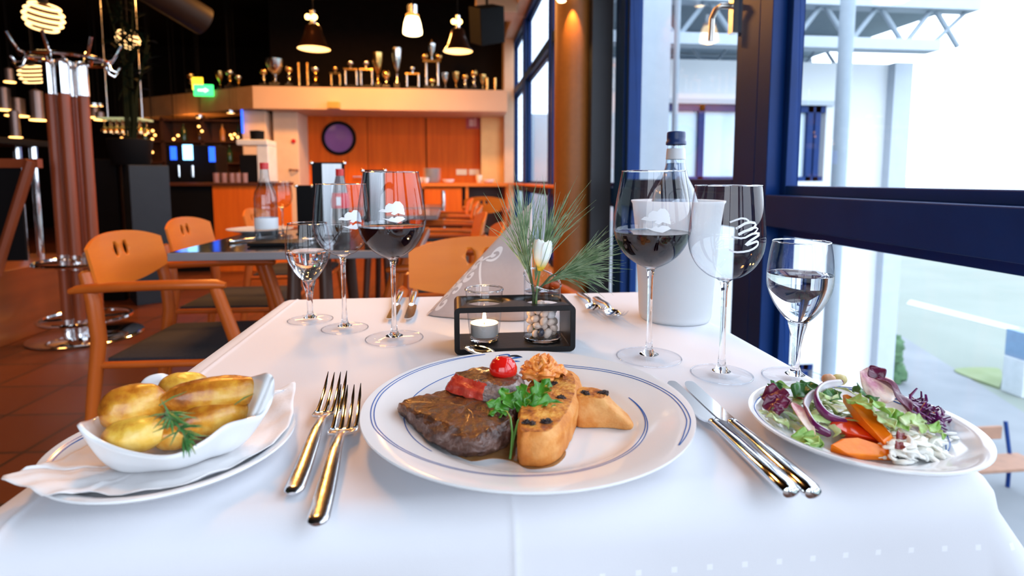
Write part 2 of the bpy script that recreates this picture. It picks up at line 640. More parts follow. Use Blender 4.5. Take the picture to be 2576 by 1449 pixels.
# ================================================================ OUTSIDE
GZ = -3.2
GRASS = mat('haze_pale_meadow', (0.155, 0.185, 0.165), (0.175, 0.205, 0.185), scale=0.3, rough=0.95)  # outdoor haze put into the pale ground colour
PAVE = mat('grey_paving', (0.15, 0.17, 0.19), (0.18, 0.2, 0.22), scale=1, rough=0.9)
g = struct(MB().box((-60, -60, GZ - 0.3), (200, 260, GZ)).build('ground', GRASS, smooth=False))
gp = MB()
pa = [PZ(2210, 810, GZ), PZ(2576, 1040, GZ), PZ(2900, 1300, GZ), Vector((2.0, 2.0, GZ)), Vector((1.2, 8.0, GZ)), Vector((1.2, 20, GZ)), PZ(2150, 770, GZ)]
gp.prism([(p.x, p.y) for p in pa], 0, 0.02)
struct(gp.build('trim_4', PAVE, loc=(0, 0, GZ), smooth=False))
gp = MB()
pa = [PZ(2280, 765, GZ), PZ(2576, 840, GZ), PZ(2900, 925, GZ), PZ(2900, 910, GZ), PZ(2576, 828, GZ), PZ(2290, 755, GZ)]
gp.prism([(p.x, p.y) for p in pa], 0, 0.015)
struct(gp.build('trim_5', mat('pale_path', (0.4, 0.43, 0.45), rough=0.9), loc=(0, 0, GZ), smooth=False))
gp = MB()
pa = [PZ(2400, 935, GZ), PZ(2500, 975, GZ), PZ(2515, 975, GZ), PZ(2520, 945, GZ), PZ(2500, 930, GZ)]
gp.prism([(p.x, p.y) for p in catmull([(p.x, p.y, 0) for p in pa], 30)], 0, 0.05)
tag(gp.build('grass_patch', mat('green_turf', (0.14, 0.185, 0.09), (0.165, 0.21, 0.115), scale=3, rough=0.95), loc=(0, 0, GZ), smooth=False),
    'bright green patch of turf beside the paved path outside', 'grass', kind='stuff')
# far low hills
hl = MB()
rows = []
for j in range(6):
    rr = []
    for i in range(60):
        x = 60 + i * 4.0
        h = (2.0 + 4.5 * noise.noise((x * 0.02, 3.3, 0)) + 3.5) * math.sin(PI * j / 5)
        rr.append(Vector((x, 150 + j * 12 - (x - 60) * 0.35, GZ + h)))
    rows.append(rr)
hl.grid(rows)
struct(hl.build('hills', mat('hazy_hill', (0.50, 0.56, 0.56), (0.54, 0.6, 0.58), scale=0.05, rough=1.0)))

WHITEW = mat('white_facade', (0.62, 0.66, 0.70), (0.66, 0.70, 0.74), scale=1.2, rough=0.8)
STEELP = mat('grey_painted_steel', (0.26, 0.32, 0.38), (0.24, 0.30, 0.36), rough=0.5)
PALEP = mat('pale_grey_panel', (0.42, 0.48, 0.55), (0.40, 0.46, 0.53), rough=0.6)
FY = 8.0
bt = thing('office_wing', 'white rendered building wing across the terrace with dark framed windows', 'building', (0, 0, GZ))


def fq(x, y, Y=FY):
    p = PY(x, y, Y)
    p.z -= GZ
    return p


wL, wR = 2.0, PY(2262, 400, FY).x
zT = fq(2000, 112, FY - .5).z - .13
W1 = (fq(1668, 300).x, fq(2078, 300).x, fq(1800, 456).z, fq(1800, 262).z)
fac = MB()
d = 0.3
fac.box((wL, FY, 0), (W1[0], FY + d, zT)).box((W1[1], FY, 0), (wR, FY + d, zT))
fac.box((W1[0], FY, W1[3]), (W1[1], FY + d, zT))
z2 = fq(2060, 915).z
fac.box((W1[0], FY, z2), (W1[1], FY + d, W1[2])).box((W1[0], FY, 0), (W1[1], FY + d, 0.9))
fac.box((wR - 0.3, FY + d, 0), (wR, FY + 7, zT)).box((wL, FY + 6.9, 0), (wR, FY + 7, zT))
fac.box((wL, FY + d, -0.01 + 0), (wR - 0.3, FY + 6.9, 0.05)).box((wL, FY + d, z2 + 0.6), (wR - 0.3, FY + 6.9, z2 + 0.8))
fac.build('facade_wall', WHITEW, bt, smooth=False)
MB().box((wR - 0.28, FY - 0.14, 0), (wR + 0.02, FY, zT)).build('corner_pilaster', PALEP, bt, smooth=False)
for zb, zt in ((W1[2], W1[3]), (0.9, z2)):
    win = MB()
    win.box((W1[0], FY + 0.02, zt - 0.10), (W1[1], FY + 0.16, zt)).box((W1[0], FY + 0.02, zb), (W1[1], FY + 0.16, zb + 0.07))
    for x in (W1[0], fq(1760, 300).x, fq(1880, 300).x, fq(1955, 300).x, fq(2035, 300).x, W1[1] - 0.16):
        win.box((x, FY + 0.02, zb), (x + 0.09, FY + 0.16, zt))
    wo = win.build('window', NAVY, bt, smooth=False)
    MB().box((W1[0] + .05, FY + 0.09, zb + .05), (W1[1] - .05, FY + 0.1, zt - .05)).build('window_pane', mat('sky_reflecting_glass', (0.55, 0.68, 0.8), (0.62, 0.75, 0.85), scale=0.7, rough=0.05), wo, smooth=False)
MB().box((W1[0] - .1, FY - 0.05, W1[3]), (W1[1] + .1, FY, W1[3] + 0.07)).build('window_lintel', PALEP, bt, smooth=False)

# steel canopy with trusses over the facade
cn = thing('steel_canopy', 'grey steel truss canopy along the top of the white building wing', 'canopy', (0, 0, GZ))
cx0, cx1, cx2 = 2.0, fq(2330, 110, FY - .5).x, fq(2430, 10, FY - .5).x
zb, zt = fq(2000, 112, FY - .5).z, fq(2000, 12, FY - .5).z
bm_ = MB().box((cx0, FY - .75, zb - .09), (cx1, FY - .5, zb + .06))
bm_.build('lower_beam', PALEP, cn, smooth=False)
MB().box((cx0, FY - .75, zt - .06), (cx2, FY - .5, zt + .10)).build('upper_beam', PALEP, cn, smooth=False)
tr = MB()
k = 0
x = cx0 + 0.2
while x < cx1 - .3:
    tr.tube([(x, FY - .62, zb), (x + .42, FY - .62, zt)], 0.035, 8)
    tr.tube([(x + .42, FY - .62, zt), (x + .84, FY - .62, zb)], 0.035, 8)
    x += .84
tr.tube([(cx1 - .05, FY - .62, zb), (cx2 - .05, FY - .62, zt)], 0.03, 8)
for yy in (FY + 1.5, FY + 3.0):
    x = cx0
    tr.box((cx0, yy - .06, zb - .05), (cx1, yy + .06, zb + .05)).box((cx0, yy - .06, zt - .05), (cx2, yy + .06, zt + .05))
    while x < cx1 - .3:
        tr.tube([(x, yy, zb), (x + .42, yy, zt), (x + .84, yy, zb)], 0.035, 8)
        x += .84
tr.build('truss_webs', STEELP, cn)
MB().box((cx0, FY - .75, zt + .1), (cx2 + .05, FY + 4, zt + .2)).build('roof_slab', mat('grey_roof_deck', (0.22, 0.28, 0.33), (0.2, 0.26, 0.31), rough=0.7), cn, smooth=False)


def post(name, label, px0, px1, Y, z1, m, group=None, round_=False):
    a, b = PY(px0, 400, Y).x, PY(px1, 400, Y).x
    mb = MB()
    if round_:
        mb.tube([(0, 0, 0), (0, 0, z1 - GZ)], (b - a) / 2, 24)
    else:
        mb.box((-(b - a) / 2, -.1, 0), ((b - a) / 2, .1, z1 - GZ))
    o = mb.build(name, m, loc=((a + b) / 2, Y, GZ))
    return tag(o, label, 'post', group)


post('steel_post', 'grey steel post outside in front of the white wing, right of the thick window frame', 2096, 2128, 6.6, 3.3, STEELP, round_=True)
post('steel_post', 'thin grey pipe running up outside the opening window', 1688, 1702, 6.6, 3.3, STEELP, round_=True)
post('facade_pier', 'broad pale pier outside the window, beside the thin grey pipe', 1592, 1672, 7.0, 3.4, PALEP)

bn = thing('garden_bench', 'brown slatted bench with blue legs on the paving outside', 'bench', PZ(2500, 1165, GZ + .465) - Vector((0, .2, .465)))
sl = mat('weathered_brown_slats', (0.28, 0.16, 0.11), (0.24, 0.14, 0.10), rough=0.8)
MB().box((-.6, -.0, .44 - .0), (.55, .38, .49)).build('seat', sl, bn, smooth=False, bevel=.01)
MB().box((-.6, .40, .68), (.32, .44, .86)).build('backrest', sl, bn, smooth=False, bevel=.01)
for x in (-.5, .42):
    MB().tube([(x, .02, 0), (x, .05, .43), (x, .36, .43), (x, .46, .9)], .025, 8).tube([(x, .36, 0), (x, .36, .43)], .025, 8).build('leg', NAVY, bn)
p = PZ(2572, 990, GZ + .006)
bx = thing('cabinet', 'blue-grey utility box standing on the meadow at the right', 'box', p)
MB().box((-.25, -.2, 0), (.5, .2, 0.72)).build('body', mat('pale_metal', (0.45, 0.5, 0.53), rough=.6), bx, smooth=False, bevel=.01)
MB().box((-.22, -.22, 0.72), (.5, .22, 1.25)).build('hood', mat('blue_metal', (0.15, 0.25, 0.38), rough=.5), bx, smooth=False, bevel=.01)
p = PZ(2245, 960, GZ)
sh = MB()
for k in range(9):
    sh.ball((random.uniform(-.1, .1), random.uniform(-.1, .1), .12 + .09 * k), .17, 12, 8, nz=.5, nf=3, seed=k)
tag(sh.build('shrub', mat('dark_green_shrub', (0.05, 0.12, 0.06), (0.08, 0.16, 0.08), scale=20, rough=.9, bump=.8, bscale=60), loc=p), 'small dark green shrub at the corner of the white wing', 'shrub')

# ================================================================ OUR TABLE
TX0, TX1, TY0, TY1 = -0.334, 0.426, 0.352, 1.08
ZT = 0.75
# cloth: fine weave with faint satin squares
CLOTH = bpy.data.materials.new('white_damask_cloth')
CLOTH.use_nodes = True
nt = CLOTH.node_tree
N, L = nt.nodes, nt.links
b = N['Principled BSDF']
b.inputs['Roughness'].default_value = 0.62
b.inputs['Sheen Weight'].default_value = 0.25
tc = N.new('ShaderNodeTexCoord')
mp = N.new('ShaderNodeMapping')
mp.inputs['Scale'].default_value = (38, 38, 38)
L.new(tc.outputs['Object'], mp.inputs[0])
fr_ = N.new('ShaderNodeVectorMath')
fr_.operation = 'FRACTION'
L.new(mp.outputs[0], fr_.inputs[0])
sp = N.new('ShaderNodeSeparateXYZ')
L.new(fr_.outputs[0], sp.inputs[0])


def mnode(op, a, c=None):
    n = N.new('ShaderNodeMath')
    n.operation = op
    for k, v in enumerate((a, c)):
        if v is None:
            continue
        if isinstance(v, (int, float)):
            n.inputs[k].default_value = v
        else:
            L.new(v, n.inputs[k])
    return n.outputs[0]


geo = N.new('ShaderNodeNewGeometry')
spn_ = N.new('ShaderNodeSeparateXYZ')
L.new(geo.outputs['Normal'], spn_.inputs[0])
side_ = mnode('GREATER_THAN', mnode('ABSOLUTE', spn_.outputs[0]), 0.6)
front_ = mnode('GREATER_THAN', mnode('ABSOLUTE', spn_.outputs[1]), 0.6)
du = mnode('ADD', mnode('MULTIPLY', front_, mnode('LESS_THAN', sp.outputs[0], 0.16)), mnode('MULTIPLY', side_, mnode('LESS_THAN', sp.outputs[1], 0.16)))
dots = mnode('MULTIPLY', mnode('MINIMUM', du, 1.0), mnode('LESS_THAN', sp.outputs[2], 0.16))
sp0 = N.new('ShaderNodeSeparateXYZ')
L.new(tc.outputs['Object'], sp0.inputs[0])
skirt = mnode('LESS_THAN', sp0.outputs[2], -0.045)
mask = mnode('MULTIPLY', dots, skirt)
mxc = N.new('ShaderNodeMix')
mxc.data_type = 'RGBA'
mxc.inputs[6].default_value = (0.71, 0.715, 0.76, 1)
mxc.inputs[7].default_value = (0.82, 0.83, 0.87, 1)
L.new(mask, mxc.inputs[0])
L.new(mxc.outputs[2], b.inputs['Base Color'])
wv = N.new('ShaderNodeTexNoise')
wv.inputs['Scale'].default_value = 900
L.new(tc.outputs['Object'], wv.inputs['Vector'])
n3 = N.new('ShaderNodeTexNoise')
n3.inputs['Scale'].default_value = 9
L.new(tc.outputs['Object'], n3.inputs['Vector'])
addn = mnode('ADD', mnode('MULTIPLY', wv.outputs[0], 0.06), mnode('MULTIPLY', n3.outputs[0], 1.3))
bp = N.new('ShaderNodeBump')
bp.inputs['Strength'].default_value = 0.25
bp.inputs['Distance'].default_value = 0.004
L.new(addn, bp.inputs['Height'])
L.new(bp.outputs[0], b.inputs['Normal'])

tb = thing('dining_table', 'square table under the white cloth beside the window', 'table', ((TX0 + TX1) / 2, (TY0 + TY1) / 2, 0))
hx, hy = (TX1 - TX0) / 2 - 0.032, (TY1 - TY0) / 2 - 0.032
MB().box((-hx, -hy, ZT - 0.032), (hx, hy, ZT - 0.004)).build('tabletop', WOOD, tb, smooth=False, bevel=0.004)
MB().box((-.04, -.04, .03), (.04, .04, ZT - .032)).build('pedestal', BLACKM, tb, smooth=False)
MB().box((-.24, -.04, 0), (.24, .04, .03)).box((-.04, -.24, 0), (.04, .24, .03)).build('foot', BLACKM, tb, smooth=False, bevel=.005)

# cloth: top sheet with two ironed creases, rounded fall over the edge, hanging skirt
cl = MB()
ex, ey = (TX0 + TX1) / 2, (TY0 + TY1) / 2
HX, HY, RAD = (TX1 - TX0) / 2, (TY1 - TY0) / 2, 0.030


def axis(h, creases):
    v = set([-h + RAD, h - RAD])
    k = 26
    for i in range(k + 1):
        v.add(round(-h + RAD + (2 * (h - RAD)) * i / k, 5))
    for c in creases:
        for d in (-.006, -.0035, -.0018, 0, .0018, .0035, .006):
            v.add(round(c + d, 5))
    return sorted(v)


CRX = [0.040 - ex, TX0 + 0.040 - ex]
ax = axis(HX, CRX)
ay = axis(HY, [])


def ctop(x, y):
    z = 0.0003 * noise.noise((x * 14, y * 14, 0)) * 0
    for c in CRX:
        z += 0.0016 * math.exp(-((x - c) / 0.0022) ** 2)
    return z


def clothpt(x, y, s, nx, ny):
    """s = distance past the flat top, along outward direction (nx, ny)"""
    base = Vector((x, y, 0))
    q = PI / 2 * RAD
    if s <= q:
        a = s / RAD
        o, dz = RAD * math.sin(a), -RAD * (1 - math.cos(a))
    else:
        o, dz = RAD, -RAD - (s - q)
    fl = max(0, s - q)
    u = x * 1.0 * abs(ny) + y * abs(nx)
    wave = 0.012 * math.sin(u * 17 + 1.0) + 0.008 * math.sin(u * 31 + 2.0)
    corner = abs(nx * ny) * 2
    o += fl * (0.06 + corner * 0.5) + min(1, fl / 0.15) * wave * (1 if fl else 0)
    return base + Vector((nx * o, ny * o, dz))


top = [[Vector((x, y, ctop(x, y))) for x in ax] for y in ay]
cl.grid(top)
# perimeter walk
per = []
x0, x1, y0, y1 = ax[0], ax[-1], ay[0], ay[-1]
for x in ax[:-1]:
    per.append((x, y0, 0, -1))
for k in range(8):
    a = -PI / 2 + PI / 2 * k / 8
    per.append((x1, y0, math.cos(a), math.sin(a)))
for y in ay[:-1]:
    per.append((x1, y, 1, 0))
for k in range(8):
    a = PI / 2 * k / 8
    per.append((x1, y1, math.cos(a), math.sin(a)))
for x in reversed(ax[1:]):
    per.append((x, y1, 0, 1))
for k in range(8):
    a = PI / 2 + PI / 2 * k / 8
    per.append((x0, y1, math.cos(a), math.sin(a)))
for y in reversed(ay[1:]):
    per.append((x0, y, -1, 0))
for k in range(8):
    a = PI + PI / 2 * k / 8
    per.append((x0, y0, math.cos(a), math.sin(a)))
rows = []
for s in (0, .006, .014, .024, .034, .0471, .06, .08, .11, .15, .2, .26):
    row = []
    for (x, y, nx, ny) in per:
        p = clothpt(x, y, s, nx, ny)
        if abs(ny) > .99:
            for c in CRX:
                e = math.exp(-((x - c) / 0.0022) ** 2)
                p += Vector((0, ny * .0016 * e * min(1, s / .04), .0016 * e * max(0, 1 - s / .04)))
        row.append(p)
    rows.append(row)
cl.grid(rows, close=True)
tag(cl.build('tablecloth', CLOTH, loc=(ex, ey, ZT), auto=80), 'white damask tablecloth draped over the near table by the window', 'tablecloth')


# ---------------------------------------------------------------- plates
def prof_z(prof, r):
    for (r0, z0), (r1, z1) in zip(prof, prof[1:]):
        if r0 <= r <= r1 and r1 > r0:
            return z0 + (z1 - z0) * (r - r0) / (r1 - r0)
    return prof[-1][1]


def make_plate(name, label, R, H, well, loc, arcs, rz=0, lw=0.00045, sx=1.0, group=None):
    t = thing(name, label, 'plate', loc, rz, group)
    up = [(0, 0.0045), (well * .9, 0.0045), (well, 0.0055), (well + .006, 0.009), (well + .012, H * .52), (well + .02, H * .62), (R * .9, H * .88), (R - .004, H * .985)]
    prof = [(0, 0.0015), (well * .86, 0.0015), (well * .88, 0), (well * .93, 0), (well * .95, .003), (well + .012, .006), (R - .004, H - .0045), (R - .0005, H - .0015), (R - .0008, H), (R - .004, H * .985)] + up[::-1][1:]
    mb = MB().lathe(prof, 128)
    mb.v = [(v[0] * sx, v[1], v[2]) for v in mb.v]
    mb.build('dish', CHINA, t, auto=60)
    rb = MB()
    for (pts, offs, w0) in arcs:
        n = 90
        th = [p[0] for p in pts]
        for off in offs:
            rows = []
            for i in range(n + 1):
                u = i / n
                k = min(int(u * (len(pts) - 1)), len(pts) - 2)
                f = u * (len(pts) - 1) - k
                f = f * f * (3 - 2 * f) * .3 + f * .7
                a = math.radians(lerp(pts[k][0], pts[k + 1][0], f))
                r = lerp(pts[k][1], pts[k + 1][1], f) * R + off * min(1, 6 * u, 8 * (1 - u) + .15)
                w = lw * w0
                row = []
                for rr in (r - w, r + w):
                    row.append(Vector((rr * math.cos(a) * sx, rr * math.sin(a), prof_z(up, rr) + .00025)))
                rows.append(row)
            rb.grid(rows)
    if arcs:
        rb.build('blue_lines', BLUE_INK, t)
    return t, up


PC = Vector((0.065, 0.483, ZT + .0008))
ARC_A = ([(12, .715), (-25, .73), (-60, .745), (-95, .765), (-130, .83), (-165, .925), (-195, .955), (-230, .965), (-258, .965)], (0, -.0028), 1)
ARC_B = ([(84, .80), (55, .835), (25, .90), (0, .945), (-22, .965), (-42, .955)], (0, -.0030), 1)
ARC_C = ([(112, .80), (140, .775), (170, .755), (195, .735), (218, .715)], (0,), 1)
plate, pup = make_plate('dinner_plate', 'large white dinner plate with thin blue rim lines carrying the steak', 0.1485, 0.022, 0.094, PC, [ARC_A, ARC_B, ARC_C])
# script emblem on the far rim
em = MB()


def on_rim(u, v):
    """u to the right, v away from the centre, metres, around the far rim"""
    r = 0.1325 + v
    a = PI / 2 + math.radians(3.5) - u / r
    return Vector((r * math.cos(a), r * math.sin(a), prof_z(pup, r) + .0004))


def ribbon(mb, f, pts, ws, mi=0, n=30):
    c = catmull([(p[0], p[1], 0) for p in pts], n, closed=False)
    rows = []
    for i, p in enumerate(c):
        t = (c[min(i + 1, n - 1)] - c[max(i - 1, 0)]).normalized()
        nr = Vector((-t.y, t.x, 0))
        u = i / (n - 1) * (len(ws) - 1)
        k = min(int(u), len(ws) - 2)
        w = lerp(ws[k], ws[k + 1], u - k)
        rows.append([f((p - nr * w).x, (p - nr * w).y), f((p + nr * w).x, (p + nr * w).y)])
    mb.grid(rows, mi)


K = .001
ribbon(em, on_rim, [(-13 * K, -7 * K), (-9 * K, -2 * K), (-5 * K, 5 * K)], [.0003, .0012, .0003])
ribbon(em, on_rim, [(-10 * K, 4 * K), (-3 * K, 6 * K), (5 * K, 6.5 * K), (6 * K, 3 * K), (0, .5 * K), (-5 * K, 0)], [.0002, .0007, .0012, .001, .0006, .0002])
ribbon(em, on_rim, [(-2 * K, 0), (5 * K, -4 * K), (10 * K, -8 * K)], [.0006, .0013, .0003])
ribbon(em, on_rim, [(2 * K, 1 * K), (9 * K, 3 * K), (15 * K, 2.5 * K), (21 * K, 0)], [.0002, .0016, .0022, .0003], 1)
ribbon(em, on_rim, [(8 * K, -2 * K), (13 * K, -1 * K), (20 * K, 0)], [.0004, .0014, .0003], 0)
ribbon(em, on_rim, [(6 * K, -9 * K), (12 * K, -7.5 * K), (17 * K, -8 * K)], [.0002, .0012, .0002], 0)
em.build('script_emblem', [BLUE_INK, BLACK_INK], plate)['label'] = 'blue and black painted script emblem on the far rim'

SC_ = Vector((-0.224, 0.453, ZT + .0008))
SA = ([(150, .93), (180, .93), (215, .90), (235, .88)], (0, -.0028), 1)
saucer, sup = make_plate('side_plate', 'white side plate with blue rim lines under the potato dish', 0.0895, 0.016, 0.054, SC_,
                         [([(100, .86), (140, .90), (180, .93), (205, .93)], (0, -.0026), 1), ([(-50, .84), (-20, .88), (10, .86), (30, .80)], (0, -.0026), 1)], rz=0)
SLC = Vector((0.347, 0.422, ZT + .0008))
salad_plate, lup = make_plate('salad_plate', 'white plate with blue rim lines at the right edge heaped with salad', 0.0895, 0.019, 0.054, SLC,
                              [([(80, .90), (50, .93), (20, .88), (0, .80), (-25, .72), (-50, .66)], (0, -.0026), 1), ([(-100, .93), (-150, .95), (-200, .94), (-230, .9)], (0,), 1)])


# ---------------------------------------------------------------- cutlery
def to_dir(o, a, b):
    """place object so local +Y runs from a towards b (flat on the table)"""
    d = Vector(b) - Vector(a)
    o.location = (a[0], a[1], ZT + .0006)
    o.rotation_euler.z = math.atan2(d.y, d.x) - PI / 2


def fork_mesh():
    mb = MB()
    # handle
    st = [(0, .0030, .0045), (.002, .0062, .0048), (.006, .0074, .005), (.03, .0072, .0062), (.06, .0064, .0095), (.085, .0052, .0125), (.105, .0042, .012), (.114, .0040, .0105)]
    mb.tube([(0, y, z - .001) for y, r, z in st], [r for y, r, z in st], 16, flat=.42, up=(0, 0, 1))
    return mb


def fork_head():
    mb = MB()
    st = [(.110, .0038, .0095), (.116, .0052, .0085), (.121, .0110, .0070), (.125, .0125, .0058), (.136, .0124, .0045), (.139, .0122, .0046)]
    rows = []
    for y, r, z in st:
        rows.append([Vector((r * math.sin(PI / 2 * (k / 6)), y, z + .0012 * abs(k / 6) ** 2 * 1.5)) for k in range(-6, 7)])
    mb.grid(rows)
    lo = [[v - Vector((0, 0, .0016)) for v in r] for r in rows]
    mb.grid(lo)
    for a, c in ((0, 0), (-1, -1)):
        pass
    rim = [rows[0], lo[0]]
    mb.grid(rim)
    mb.grid([rows[-1], lo[-1]])
    mb.grid([[r[0] for r in rows], [r[0] for r in lo]])
    mb.grid([[r[-1] for r in rows], [r[-1] for r in lo]])
    for k in range(4):
        x = (-9.9 + 6.6 * k) * .001
        zz = .0052 + .0016 * (abs(x) / .0124) ** 2
        mb.tube([(x, .137, zz - .0012), (x, .150, zz + .0008), (x * .98, .165, zz + .0048), (x * .96, .180, zz + .0115), (x * .95, .192, zz + .0185)],
                [.0024, .0022, .0019, .0014, .0003], 8, flat=.55, up=(0, 0, 1))
    return mb


def knife_handle():
    mb = MB()
    st = [(0, .0030, .0065), (.0015, .0062, .0065), (.005, .0076, .0068), (.03, .0078, .007), (.07, .0068, .0068), (.1, .0054, .0062), (.112, .0048, .006)]
    mb.tube([(0, y, z) for y, r, z in st], [r for y, r, z in st], 20, flat=.72, up=(0, 0, 1))
    mb.tube([(0, .1115, .006), (0, .113, .006), (0, .116, .006), (0, .1175, .006)], [.0044, .0052, .0052, .0044], 16, flat=.72, up=(0, 0, 1))
    return mb


def knife_blade():
    mb = MB()
    out = [(-.0035, .116), (-.009, .122), (-.0100, .14), (-.0098, .165), (-.0090, .190), (-.0065, .206), (-.0015, .215), (.0035, .2155), (.0062, .210), (.0060, .18), (.0052, .14), (.0040, .116)]
    out = [(p.x, p.y) for p in catmull([(a, c, 0) for a, c in out], 60)]
    mb.prism(out, .0052, .0068)
    return mb


FG, KG = 'forks beside the dinner plate', 'knives beside the dinner plate'
fork = thing('fork', 'steel fork left of the dinner plate, the one nearest the plate', 'fork', group=FG)
fork_mesh().build('handle', STEEL_B, fork)
fork_head().build('tines', STEEL, fork)
to_dir(fork, PZ(797, 1335, ZT), PZ(884, 965, ZT + .024))
f2 = copy_tree(fork)
f2['label'] = 'steel fork left of the dinner plate, the one nearest the potato dish'
to_dir(f2, PZ(736, 1256, ZT), PZ(850, 935, ZT + .024))
f3 = copy_tree(fork)
f3['label'] = 'steel fork on the far side, tines towards us, the one nearest the wine cooler'
f3['group'] = f2['group'] = FG
f3['group'] = 'forks of the far place setting'
f4 = copy_tree(fork)
f4['label'] = 'steel fork on the far side, tines towards us, the one nearest the flower vase'
f4['group'] = 'forks of the far place setting'


def far_place(o, tip, end, z=.024):
    a, bb = PZ(*tip, ZT + z), PZ(*end, ZT)
    d = (bb - a)
    d.z = 0
    d.normalize()
    e = a + d * .19
    to_dir(o, e, a)


far_place(f3, (1565, 783), (1478, 733))
far_place(f4, (1512, 768), (1448, 733))
knife = thing('table_knife', 'steel table knife right of the dinner plate, nearest the salad plate', 'knife', group=KG)
knife_handle().build('handle', STEEL, knife)
knife_blade().build('blade', STEEL, knife)
to_dir(knife, PZ(2048, 1268, ZT), PZ(1742, 974, ZT + .006))
k2 = copy_tree(knife)
k2['label'] = 'steel table knife right of the dinner plate with its blade partly under the rim'
to_dir(k2, PZ(1992, 1266, ZT), PZ(1716, 990, ZT + .006))
for tip, end, lb in (((984, 806), (1012, 735), 'steel table knife on the far side left of the tall red wine glass stem'), ((1028, 806), (1044, 735), 'steel table knife on the far side nearest the grey napkin')):
    kk = copy_tree(knife)
    kk['label'] = lb
    kk['group'] = 'knives of the far place setting'
    a, bb = PZ(*tip, ZT), PZ(*end, ZT)
    d = (bb - a).normalized()
    e = a + d * .2
    to_dir(kk, e, a)
spn = thing('dessert_spoon', 'small steel spoon peeping out behind the dinner plate rim', 'spoon')
mb = MB()
rows = []
for j in range(9):
    v = j / 8
    row = []
    for i in range(17):
        a = 2 * PI * i / 16
        rr = .014 * v
        row.append(Vector((rr * math.cos(a), rr * 1.45 * math.sin(a), -.004 + .006 * v * v)))
    rows.append(row)
mb.grid(rows)
mb.build('bowl', STEEL, spn, solid=.001, loc=(0, 0, .006))
MB().tube([(0, -.018, .0075), (0, -.03, .010), (0, -.06, .012), (0, -.12, .006)], [.0025, .0022, .003, .005], 10, flat=.4, up=(0, 0, 1)).build('handle', STEEL, spn)
q = PY(1204, 879, .672)
spn.location = q - Vector((0, 0, .008))
spn.rotation_euler = (math.radians(7.5), 0, math.radians(72))


# ---------------------------------------------------------------- wine glasses
def inner_prof(pr, th=.0011):
    return [(max(r - th, 0.0001), z) for r, z in pr]


EM_A = [(-1.15, .15), (-.85, .38), (-.58, .32), (-.55, .62), (-.25, .85), (.08, .78), (.3, 1.02), (.7, .98), (.98, .65), (1.08, .2), (1.12, -.2), (.8, -.12), (.5, -.02), (.2, -.2), (-.1, -.05), (.05, .1), (-.4, .04), (-.7, .08)]
EM_B = [(-.85, -.45), (-.3, -.52), (.0, -.30), (.15, -.45), (.45, -.28), (.95, -.35), (1.15, -.55), (.5, -.85), (-.2, -.72)]


def fill(mb, f, poly, n=44):
    us = [p[0] for p in poly]
    u0, u1 = min(us), max(us)
    for i in range(n):
        a, b_ = lerp(u0, u1, i / n), lerp(u0, u1, (i + 1) / n)
        m_ = (a + b_) / 2
        cr_ = []
        for (x0, y0), (x1, y1) in zip(poly, poly[1:] + poly[:1]):
            if (x0 - m_) * (x1 - m_) < 0:
                cr_.append(lerp(y0, y1, (m_ - x0) / (x1 - x0)))
        cr_.sort()
        for lo_, hi_ in zip(cr_[::2], cr_[1::2]):
            rows = [[f(a, lerp(lo_, hi_, q / 4)), f(b_, lerp(lo_, hi_, q / 4))] for q in range(5)]
            mb.grid(rows)


